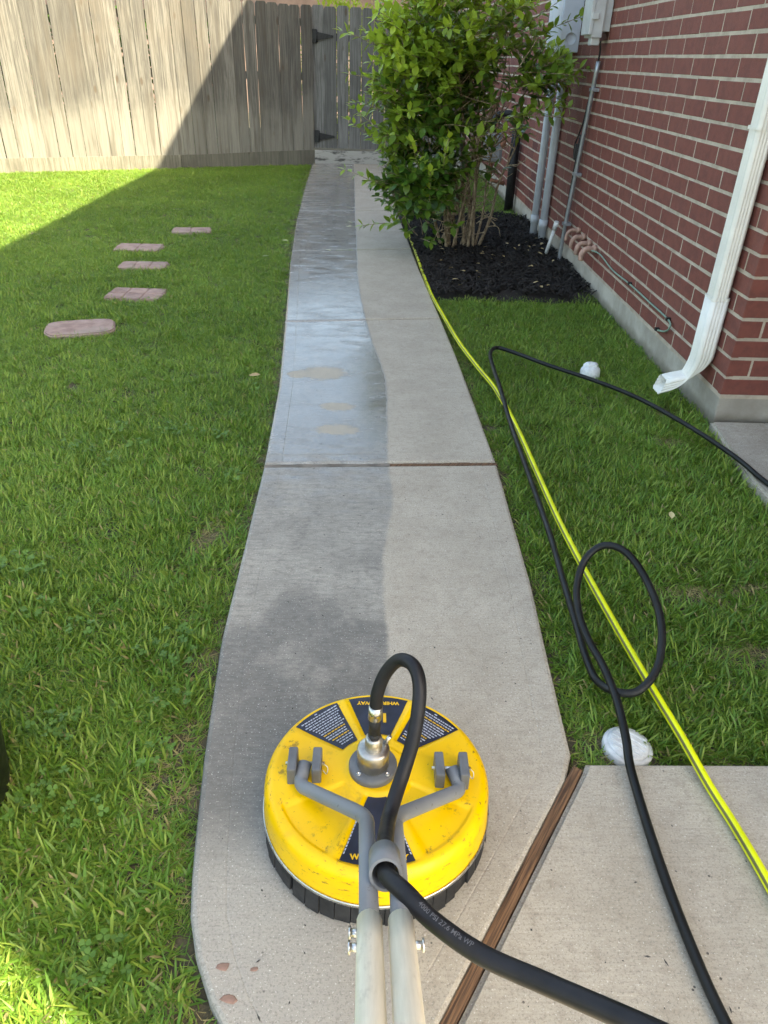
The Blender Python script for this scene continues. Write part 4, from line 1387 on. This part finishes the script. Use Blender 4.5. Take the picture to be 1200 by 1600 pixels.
# ------------------------------------------------------------------ caps in the lawn
cap = tag(empty('cleanout_cap', (*CAP1, 0)), 'flat round white cleanout cover at the corner of the near slab', 'drain cover', 'white drain covers in the lawn')
Mx = Matrix.Translation((*CAP1, -.026)) @ Matrix.Rotation(radians(4), 4, 'Y')
mb = MB(); mb.lathe([(.056, -.03), (.056, .002), (.053, .006), (.047, .0065)], 36, Mx); mb.build('rim', M['pvc'], cap)
mb = MB(); mb.lathe([(.046, .003), (.046, .0095), (.043, .012), (.02, .0135), (.002, .0138)], 36, Mx); mb.build('lid', M['pvc'], cap)
for k in range(5):
    mb = MB()
    x_ = -.03 + .015 * k
    h_ = sqrt(.04 ** 2 - x_ ** 2)
    mb.cbox((x_ - .0025, -h_, .0125), (x_ + .0025, h_, .0155), .001, 0, Mx @ Matrix.Rotation(.9, 4, 'Z')); mb.build('rib', M['pvc'], cap)
cap = tag(empty('cleanout_cap', (*CAP2, 0)), 'domed white pipe cap sticking up in the lawn near the downspout', 'drain cover', 'white drain covers in the lawn')
Mx = Matrix.Translation((*CAP2, -.044)) @ Matrix.Rotation(radians(-14), 4, 'X')
mb = MB(); mb.lathe([(.048, -.03), (.048, .045), (.044, .056), (.034, .064)], 32, Mx); mb.build('body', M['pvc'], cap)
mb = MB(); mb.lathe([(.040, .055), (.037, .074), (.024, .084), (.002, .087)], 6, Mx, smooth=False); mb.build('plug', M['pvc'], cap)

# black bucket at the left edge
bk = tag(empty('bucket', (*BUCKET, 0)), 'black plastic bucket on the lawn at the left edge', 'bucket')
Mx = Matrix.Translation((*BUCKET, -.02))
mb = MB(); mb.lathe([(.135, 0), (.145, .004), (.150, .02), (.172, .27), (.180, .28), (.180, .30), (.172, .302), (.166, .29), (.143, .03), (.02, .02)], 40, Mx); mb.build('body', M['blackpl'], bk)
mb = MB()
hp = [Mx @ Vector((.182 * cos(a), .182 * sin(a) * .55 - .08, .27 - .10 * sin(a))) for a in [pi * k / 16 for k in range(17)]]
mb.tube(hp, .004, 8); mb.build('bail', M['iron'], bk)

# ------------------------------------------------------------------ hoses on the ground
yh = tag(empty('garden_hose', (.6, 2, 0)), 'bright yellow garden hose with dark stripes lying along the walkway', 'hose')
Yp = [(.30, 7.3, .0), (.335, 6.44, .0), (.365, 5.53, .0), (.395, 4.74, .005), (.432, 4.19, .02), (.472, 3.74, .026), (.525, 3.37, .03), (.573, 3.09, .03), (.600, 2.69, .032), (.610, 2.29, .034), (.618, 1.99, .036), (.632, 1.745, .038), (.648, 1.54, .040), (.665, 1.365, .040), (.682, 1.225, .038), (.701, 1.102, .032), (.722, .990, .0155), (.738, .895, .0125), (.750, .776, .0125), (.77, .5, .0125), (.80, .1, .0125)]
mb = MB(); mb.tube(spline(Yp, 10), .0098, 20, stripe=[0, 0, 1, 1, 0, 0, 0, 0, 0, 1, 0, 0, 0, 0, 1, 0, 0, 0, 0, 0]); mb.build('tube', [M['yhose'], M['yhose_dark']], yh)
ph = tag(empty('pressure_hose', (.6, 1.5, 0)), 'long black pressure hose looping over the right lawn beside the yellow hose', 'hose')
Bp = [(1.75, 1.6, .012), (1.52, 2.0, .013), (1.437, 2.28, .022), (1.398, 2.464, .030), (1.32, 2.714, .034), (1.199, 3.004, .034), (1.052, 3.206, .036), (.878, 3.377, .040), (.722, 3.56, .042), (.648, 3.605, .046), (.602, 3.50, .052), (.588, 3.316, .055), (.586, 3.08, .050), (.583, 2.74, .030), (.582, 2.405, .026), (.580, 2.127, .026), (.578, 1.893, .024), (.570, 1.694, .020), (.562, 1.50, .020)]
# standing loop: descends, then circles up and over the yellow hose
loopc = Vector((.655, 1.40, .145))
cp_ = [(.556, 1.36, .022), (.560, 1.28, .028), (.585, 1.222, .05)]
lp = [(.635, 1.215, .062), (.688, 1.265, .094), (.716, 1.36, .140), (.708, 1.46, .182), (.678, 1.555, .208), (.630, 1.595, .205), (.584, 1.585, .168), (.556, 1.53, .118), (.552, 1.46, .080), (.562, 1.38, .060), (.575, 1.30, .056), (.580, 1.20, .050), (.575, 1.10, .036), (.568, 1.02, .018), (.562, .82, .0125), (.565, .67, .0125), (.578, .54, .0125), (.62, .3, .0125)]
hp2 = spline(Bp + cp_ + lp, 9)
mb = MB(); mb.tube(hp2, .0096, 14); mb.build('tube', M['hose2'], ph)

# ------------------------------------------------------------------ surface cleaner
CX, CY = .030, .917
sc = tag(empty('surface_cleaner', (CX, CY, 0)), 'round yellow surface cleaner with grey fork handle standing on the walkway', 'surface cleaner')
TOP = .140
def sstep(a, b, x):
    t = max(0., min(1., (x - a) / (b - a))); return t * t * (3 - 2 * t)
SECT = [(1, 20, .085, .2015), (-40, 17, .078, .2015), (41, 17, .078, .2015), (180, 22, .055, .190), (-133, 20, .066, .186), (133, 20, .066, .186)]
def sect_mask(r, th):
    m_ = 0.
    for (c_, h_, r0, r1) in SECT:
        d_ = abs((th - c_ + 180) % 360 - 180)
        lat = r * sin(radians(min(90, max(-90, h_ - d_)))) if d_ < h_ + 60 else -1
        k = sstep(-.001, .0045, lat) * sstep(r0 - .001, r0 + .004, r) * (1 - sstep(r1 - .004, r1 + .001, r))
        m_ = max(m_, k)
    return m_
def cover_z(r, th):
    if r < .18: base = TOP + .010 * (1 - sstep(.03, .19, r))
    else: base = TOP
    z = base
    if r > .190:
        t = (r - .190) / (.2105 - .190)
        z = TOP - .026 * (1 - sqrt(max(0, 1 - t * t)))
    hub = .004 * (1 - sstep(.052, .060, r))
    return z + hub - .0042 * sect_mask(r, th)
mb = MB()
NT_, rs = 180, [0.001] + [.01 * k for k in range(1, 5)] + [.044 + .0026 * k for k in range(51)] + [.1785 + .0025 * k for k in range(12)] + [.2085, .2098, .2104]
for r in rs:
    for k in range(NT_):
        th = 360 * k / NT_
        mb.v.append((r * sin(radians(th)), r * cos(radians(th)), cover_z(r, th)))
for (r, z) in ((.2112, .105), (.2120, .090), (.2128, .074), (.2132, .066), (.2095, .064), (.200, .064), (.198, .095)):
    for k in range(NT_):
        th = 360 * k / NT_
        mb.v.append((r * sin(radians(th)), r * cos(radians(th)), z))
nr = len(rs) + 7
for i in range(nr - 1):
    for k in range(NT_):
        k2 = (k + 1) % NT_
        mb.f.append((i*NT_ + k, i*NT_ + k2, (i+1)*NT_ + k2, (i+1)*NT_ + k)); mb.m.append(0); mb.sm.append(True)
mb.f = [tuple(reversed(f)) for f in mb.f]
cover = link('cover', mb.mesh('cover', M['yellow']))
cover.parent = sc
mb = MB(); Mx = Matrix.Translation((CX, CY, 0))
ring = [(.2135, .059), (.2160, .062), (.2160, .068), (.2138, .070), (.2115, .064)]
mb.lathe(ring + [ring[0]], 96, Mx, cap=False); mb.build('trim_ring', M['steel'], sc)
# brush skirt in toothed segments
mb = MB()
NS = 46
for k in range(NS):
    if rnd.random() < .06: continue
    a0 = 2*pi*k/NS + .004; a1 = 2*pi*(k+1)/NS - rnd.choice((.004, .006, .03))
    zb = .004 + rnd.uniform(0, .014); ro = .2140 + rnd.uniform(0, .004)
    for a_ in (0,):
        vs = []
        for (r, z) in ((.205, .062), (.2125, .062), (ro, zb), (.203, zb)):
            for a in (a0, a1): vs.append((CX + r * cos(a), CY + r * sin(a), z))
        mb.add(vs, [(0, 1, 3, 2), (2, 3, 5, 4), (4, 5, 7, 6), (6, 7, 1, 0), (0, 2, 4, 6), (1, 7, 5, 3)])
mb.lathe([(.200, .003), (.209, .003), (.209, .06), (.200, .06)], 72, Mx, cap=False)
mb.build('brush_skirt', M['rubber'], sc)

def on_cover(x, y, lift):
    """local plan point -> world point just above the cover"""
    r = hypot(x, y); th = math.degrees(atan2(x, y))
    return Vector((CX + x, CY + y, cover_z(r, th) + lift))
def label_patch(name, sect, parent, lift=.0012, nr_=14, nt_=20, inset=.004):
    c_, h_, r0, r1 = sect
    mb = MB()
    for i in range(nr_ + 1):
        r = r0 + inset + (r1 - r0 - 2 * inset) * i / nr_
        hh = h_ - math.degrees((inset + .002) / r)
        for j in range(nt_ + 1):
            th = radians(c_ - hh + 2 * hh * j / nt_)
            p = on_cover(r * sin(th), r * cos(th), lift)
            mb.v.append(tuple(p))
    for i in range(nr_):
        for j in range(nt_):
            a = i * (nt_ + 1) + j
            mb.f.append((a, a + nt_ + 1, a + nt_ + 2, a + 1)); mb.m.append(0); mb.sm.append(True)
    return mb.build(name, M['navy'], parent)
def text_mesh(txt, size, bold=.0):
    cu = bpy.data.curves.new('lettering', 'FONT')
    cu.body = txt; cu.size = size; cu.align_x = 'CENTER'; cu.align_y = 'CENTER'
    cu.offset = bold * size; cu.resolution_u = 3
    o = bpy.data.objects.new('lettering', cu)
    COL.objects.link(o)
    bpy.context.view_layer.update()
    me = bpy.data.meshes.new_from_object(o.evaluated_get(bpy.context.evaluated_depsgraph_get()))
    bpy.data.objects.remove(o)
    return me
def letter_on_cover(txt, size, cx, cy, rot, mat, parent, bold=.03, sx=1., lift=.0022, name='lettering'):
    me = text_mesh(txt, size, bold)
    for v in me.vertices:
        x, y = v.co.x * sx, v.co.y
        X_, Y_ = cx + x * cos(rot) - y * sin(rot), cy + x * sin(rot) + y * cos(rot)
        v.co = on_cover(X_, Y_, lift)
    me.materials.clear(); me.materials.append(M[mat])
    return link(name, me, parent)
def print_rows(sect, parent, rot, n, seed, mat='letterw', hgt=.0027):
    """rows of tiny printed words filling a label sector"""
    r_ = random.Random(seed)
    c_, h_, r0, r1 = sect
    mb, my = MB(), MB()
    ca, sa = cos(rot), sin(rot)
    for i in range(n):
        v = -.075 + .15 * i / (n - 1)
        u = -.08
        hot = r_.random() < .12
        end = r_.uniform(.03, .08)
        while u < end:
            L_ = r_.uniform(.003, .009)
            cm = radians(c_); rm = (r0 + r1) / 2
            ok = True
            P_ = []
            for (du, dv) in ((0, 0), (L_, 0), (L_, hgt), (0, hgt)):
                x = rm * sin(cm) + (u + du) * ca - (v + dv) * sa; y = rm * cos(cm) + (u + du) * sa + (v + dv) * ca
                r = hypot(x, y); th = math.degrees(atan2(x, y))
                d_ = abs((th - c_ + 180) % 360 - 180)
                if not (r0 + .009 < r < r1 - .010 and r * sin(radians(h_ - d_)) > .009): ok = False; break
                P_.append(on_cover(x, y, .0021))
            if ok: (my if hot else mb).add(P_, [(0, 1, 2, 3)])
            u += L_ + .0016
    tag(mb.build('small_print', M[mat], parent), kind='stuff')
    if my.f: tag(my.build('small_print', M['lettery'], parent), kind='stuff')
lab = label_patch('label', SECT[0], sc)
letter_on_cover('WHIRL-A-WAY', .0128, .003, .177, pi, 'lettery', lab, .04, 1.0)
letter_on_cover('16', .036, .006, .136, pi, 'lettery', lab, .03, 1.1)
lab = label_patch('label', SECT[1], sc); print_rows(SECT[1], lab, radians(40), 24, 3)
lab = label_patch('label', SECT[2], sc); print_rows(SECT[2], lab, radians(-40), 24, 4)
lab = label_patch('label', SECT[3], sc)
letter_on_cover('WHIRL-A-WAY', .0138, .003, -.170, 0, 'lettery', lab, .04, 1.05)
mb = MB()
for sgn in (-1, 1):
    for k in range(14):
        r = .085 + .0065 * k
        th = radians(180 - sgn * 19.2)
        p0 = on_cover(r * sin(th), r * cos(th), .0022); p1 = on_cover((r + .0045) * sin(th), (r + .0045) * cos(th), .0022)
        q = Vector((.0012, 0, 0))
        mb.add([p0 - q, p0 + q, p1 + q, p1 - q], [(0, 1, 2, 3)])
tag(mb.build('small_print', M['letterw'], lab), kind='stuff')

# swivel hub
hz = TOP + .012
Mh = Matrix.Translation((CX - .008, CY + .000, hz))
mb = MB(); mb.lathe([(.045, -.006), (.045, .012), (.042, .0155), (.030, .016)], 48, Mh); hub = mb.build('hub_flange', M['darkpl'], sc)
for k in range(4):
    a = pi/4 + k * pi/2
    mb = MB(); Mb = Mh @ Matrix.Translation((.037 * cos(a), .037 * sin(a), .015))
    mb.lathe([(.0042, 0), (.0042, .003), (.0026, .003), (.0026, .001), (.0003, .001)], 12, Mb); mb.build('bolt', M['steel'], hub)
mb = MB(); mb.lathe([(.0295, .012), (.0295, .054), (.027, .058), (.016, .0585)], 40, Mh); sw = mb.build('swivel_body', M['steel_worn'], sc)
mb = MB(); mb.lathe([(.0150, .056), (.0165, .060), (.0155, .082), (.0125, .086)], 28, Mh); mb.build('swivel_neck', M['steel_worn'], sw)
mb = MB(); mb.tube([Mh @ Vector((.022, .010, .058)), Mh @ Vector((.030, .012, .074))], .004, 10); mb.build('grease_nipple', M['steel'], sw)
SWX, SWY = CX - .008, CY + .000

# brackets
for sgn, bx, by in ((-1, CX - .134, CY + .002), (1, CX + .137, CY - .006)):
    bk_ = empty('bracket', (bx, by, TOP), sc)
    bk_.location = Vector((bx, by, TOP)) - Vector(sc.location)
    for off in (-.0225, .0225):
        mb = MB(); mb.cbox((bx + off - .0085, by - .030, TOP - .004), (bx + off + .0085, by + .024, TOP + .040), .003)
        mb.build('cheek', M['darkpl'], bk_)
    mb = MB(); mb.tube([(bx - .036, by, TOP + .022), (bx + .036, by, TOP + .022)], .0035, 10)
    pin = spline([(bx + .034, by, TOP + .022), (bx + .042, by - .003, TOP + .014), (bx + .040, by - .012, TOP + .008), (bx + .033, by - .010, TOP + .016)], 5)
    mb.tube(pin, .0009, 6); mb.build('clevis_pin', M['steel'], bk_)

# fork handle
fork = empty('fork_handle', (CX, CY - .05, .2), sc); fork.location = Vector((CX, CY - .1, .2)) - Vector(sc.location)
TR = .0125
def round_path(pts, rad=.025, n=7):
    P = [Vector(p) for p in pts]
    out = [P[0]]
    for a, b, c in zip(P, P[1:], P[2:]):
        d1, d2 = (a - b).normalized(), (c - b).normalized()
        k = min(rad, (a - b).length * .45, (c - b).length * .45)
        s0, s1 = b + d1 * k, b + d2 * k
        for i in range(n + 1):
            t = i / n
            out.append(s0 * (1-t)**2 + b * 2*t*(1-t) + s1 * t*t)
    out.append(P[-1])
    return out
HU = Vector((0, -.834, .552)).normalized()
def hand(x, t): return Vector((x, .757, .232)) + HU * t
JT = .345
lt = round_path([(CX - .134, CY + .002, TOP + .022), (CX - .142, CY - .040, TOP + .014), (.010, .757, .232), hand(.013, JT)], .028)
rt = round_path([(CX + .137, CY - .006, TOP + .022), (CX + .154, CY - .042, TOP + .008), (.056, .757, .232), hand(.050, JT)], .028)
mb = MB(); mb.tube(lt, TR, 18); mb.build('fork_tube', M['grey'], fork)
mb = MB(); mb.tube(rt, TR, 18); mb.build('fork_tube', M['grey'], fork)
hl = [hand(.013, JT - .02) + (hand(.014, .95) - hand(.013, JT - .02)) * k / 10 for k in range(11)]
hr = [hand(.050, JT - .02) + (hand(.047, .95) - hand(.050, JT - .02)) * k / 10 for k in range(11)]
mb = MB(); mb.tube(hl, TR + .0028, 18); mb.build('handle_tube', M['sleeve'], fork)
mb = MB(); mb.tube(hr, TR + .0028, 18); mb.build('handle_tube', M['sleeve'], fork)
for (hx, tt, sg) in ((.013, JT + .005, -1), (.013, JT + .035, -1), (.050, JT + .030, 1)):
    p = hand(hx, tt)
    mb = MB(); mb.tube([p + Vector((sg * .010, 0, 0)), p + Vector((sg * .0225, 0, 0))], .0048, 8); mb.tube([p + Vector((sg * .0215, 0, 0)), p + Vector((sg * .024, 0, 0))], .0075, 6)
    mb.build('bolt', M['steel'], fork)
# hose collar
nrmH = Vector((0, .552, .834)).normalized()
rc = hand(.0335, .232) + nrmH * .0255
mb = MB()
c0, c1 = rc - HU * .028, rc + HU * .030
for (ra, rb) in ((.0212, .0175),):
    fr_ = frames([c0, c1])
    n = 32
    for (c_, r_) in ((c0, ra), (c1, ra), (c1, rb), (c0, rb)):
        for k in range(n):
            a = 2*pi*k/n
            mb.v.append(tuple(c_ + (fr_[0][1] * cos(a) + fr_[0][2] * sin(a)) * r_))
    for i in range(4):
        for k in range(n):
            k2 = (k+1) % n; j = (i + 1) % 4
            mb.f.append((i*n+k, i*n+k2, j*n+k2, j*n+k)); mb.m.append(0); mb.sm.append(i in (0, 2))
mb.build('hose_collar', M['grey'], fork)

# whip hose of the machine
wh = tag(empty('whip_hose', (SWX, SWY, hz + .08)), 'thick black hose looping from the machine hub through the handle collar', 'hose')
hx0, hy0 = SWX + .001, SWY
z0 = hz + .084
mb = MB(); mb.tube([(hx0, hy0, z0 - .004), (hx0, hy0 + .001, z0 + .012)], .0115, 6); mb.tube([(hx0, hy0 + .001, z0 + .010), (hx0, hy0 + .003, z0 + .052)], .0105, 20); mb.build('fitting', M['rubber'], wh)
mb = MB(); mb.tube([(hx0, hy0 + .003, z0 + .046), (hx0 + .001, hy0 + .005, z0 + .075)], .0122, 20); mb.build('ferrule', M['steel'], wh)
W = [(hx0 + .001, hy0 + .005, z0 + .070), (hx0 + .004, hy0 + .010, z0 + .105), (.040, .935, .378), (.062, .930, .412), (.085, .900, .425), (.093, .865, .405), (.085, .820, .358), (.070, .785, .318), (.054, .745, .298), (.042, .70, .300), tuple(rc - HU * .040), tuple(rc), tuple(rc + HU * .035 + Vector((.003, 0, 0))), (.058, .520, .412), (.088, .487, .412), (.140, .447, .415), (.205, .405, .436), (.285, .345, .478), (.37, .28, .52), (.5, .2, .56)]
wp = spline(W, 9)
HR = .0117
mb = MB(); mb.tube(wp, HR, 18); mb.build('tube', M['hose'], wh)
# printed marking that runs along the hose
cum = [0.]
for a, b in zip(wp, wp[1:]): cum.append(cum[-1] + (b - a).length)
def at_s(s_):
    for i in range(len(cum) - 1):
        if cum[i+1] >= s_:
            t = (s_ - cum[i]) / max(1e-6, cum[i+1] - cum[i])
            return wp[i].lerp(wp[i+1], t), (wp[i+1] - wp[i]).normalized()
    return wp[-1], (wp[-1] - wp[-2]).normalized()
s_ring = min(range(len(wp)), key=lambda i: (wp[i] - rc).length)
me = text_mesh('4000 PSI 27.6 MPa WP', .0085, .01)
me_s = cum[s_ring] + .135
for v in me.vertices:
    p, t_ = at_s(me_s + v.co.x)
    view = (CAMP - p).normalized()
    n_ = (view - t_ * view.dot(t_)).normalized()
    b_ = n_.cross(t_)
    a = v.co.y / HR + .35
    v.co = p + (n_ * cos(a) + b_ * sin(a)) * (HR + .0004)
me.materials.clear(); me.materials.append(M['hoseprint'])
link('marking', me, wh)

# ------------------------------------------------------------------ fallen leaves
def fallen(name, x, y, z, L, mat, label, group):
    mb = MB()
    V_ = [(0, 0, 0), (.3, -.22, .05), (.65, -.24, .08), (1, 0, .03), (.65, .24, .10), (.3, .2, .06), (.45, 0, .0)]
    mb.add([Vector(v) * L for v in V_], LEAF_F, 0, True)
    o = link(name, mb.mesh(name, M[mat]), loc=(x, y, z), rot=(rnd.uniform(-.2, .2), rnd.uniform(-.2, .2), rnd.uniform(0, 6.28)))
    return tag(o, label, 'leaf', group)
fallen('fallen_leaf', -.55, 3.22, .02, .055, 'dry', 'tan dry leaf lying on the lawn beside the wet walkway', 'fallen leaves')
fallen('fallen_leaf', 1.02, 2.08, .02, .04, 'dry', 'brown dry leaf alone in the right lawn', 'fallen leaves')
for (x, y, lab) in ((-.74, 5.6, 'pale leaf on the lawn edge, nearest of three beside the far walkway'), (-.71, 6.15, 'pale leaf on the lawn edge, middle of three beside the far walkway'), (-.78, 6.55, 'pale leaf on the lawn edge, farthest of three beside the far walkway')):
    fallen('fallen_leaf', x, y, .02, .055, 'petal', lab, 'fallen leaves')
for (x, y, lab) in ((-.22, 6.85, 'pale leaf on the wet slab, left one of the walkway pair'), (-.16, 7.05, 'pale leaf on the wet slab, right one of the walkway pair'), (-.35, 5.93, 'pale leaf lying on the joint between two wet slabs')):
    fallen('fallen_leaf', x, y, .004, .055, 'petal', lab, 'fallen leaves')
# litter on the mulch: too small and scattered to count
mb = MB()
for k in range(46):
    x, y = rnd.uniform(.5, 1.42), rnd.uniform(4.85, 6.4)
    R_ = Matrix.Translation((x, y, .03 + rnd.uniform(0, .02))) @ Matrix.Rotation(rnd.uniform(0, 6.28), 4, 'Z') @ Matrix.Rotation(rnd.uniform(-.5, .5), 4, 'Y')
    L_ = rnd.uniform(.018, .05)
    mb.add([R_ @ (Vector(v) * L_) for v in LEAF_V], LEAF_F)
tag(mb.build('leaf_litter', M['dry']), 'tan leaf litter scattered over the black mulch', 'leaf litter', kind='stuff')
# red-brown chips at the curved slab edge
for (x, y, L_, lab) in ((-.222, .640, .020, 'largest red-brown chip on the slab near the curved edge'), (-.170, .636, .011, 'smallest red-brown chip on the slab near the curved edge'), (-.203, .592, .022, 'red-brown chip closest to the curved slab corner')):
    mb = MB()
    pts = []
    for k in range(7):
        a = 2 * pi * k / 7
        q = L_ * rnd.uniform(.35, .62)
        pts.append((q * cos(a) * 1.3, q * sin(a) * .8))
    mb.add([(u, v, 0) for u, v in pts] + [(u * .8, v * .8, .0008) for u, v in pts], [tuple(range(7, 14))] + [(k, (k+1) % 7, 7 + (k+1) % 7, 7 + k) for k in range(7)])
    o = link('paint_chip', mb.mesh('paint_chip', M['chip']), loc=(x, y, .0008), rot=(0, 0, rnd.uniform(-.5, .5)))
    tag(o, lab, 'chip', 'chips on the slab')
# grit and bits of dead grass on the concrete
mb = MB()
for k in range(420):
    y = .45 + 7.0 * rnd.random() ** 2.2
    x = rnd.uniform(XL(y) + .02, (XR(y) if y > 1.05 else 1.2) - .02)
    if y < 1.05 and abs(x - wood_x(y)) < .03: continue
    if hypot(x - CX, y - CY) < .225: continue
    if x > .06 and y > 1.1 and rnd.random() < .65: continue
    a = rnd.uniform(0, 6.28)
    L_ = rnd.uniform(.0012, .0035) if rnd.random() < .8 else rnd.uniform(.004, .008)
    W_ = rnd.uniform(.0010, .0020)
    dx, dy = cos(a), sin(a)
    h_ = rnd.uniform(.0006, .0018)
    vs_ = [(x - dx*L_ + dy*W_*.4, y - dy*L_ - dx*W_*.4, .0006), (x + dy*W_, y - dx*W_, .0006), (x + dx*L_, y + dy*L_, .0006), (x - dy*W_, y + dx*W_, .0006), (x, y, .0006 + h_)]
    mb.add(vs_, [(0, 1, 4), (1, 2, 4), (2, 3, 4), (3, 0, 4)])
tag(mb.build('grit', M['grit']), 'dark grit and dead grass bits strewn over the concrete', 'grit', kind='stuff')
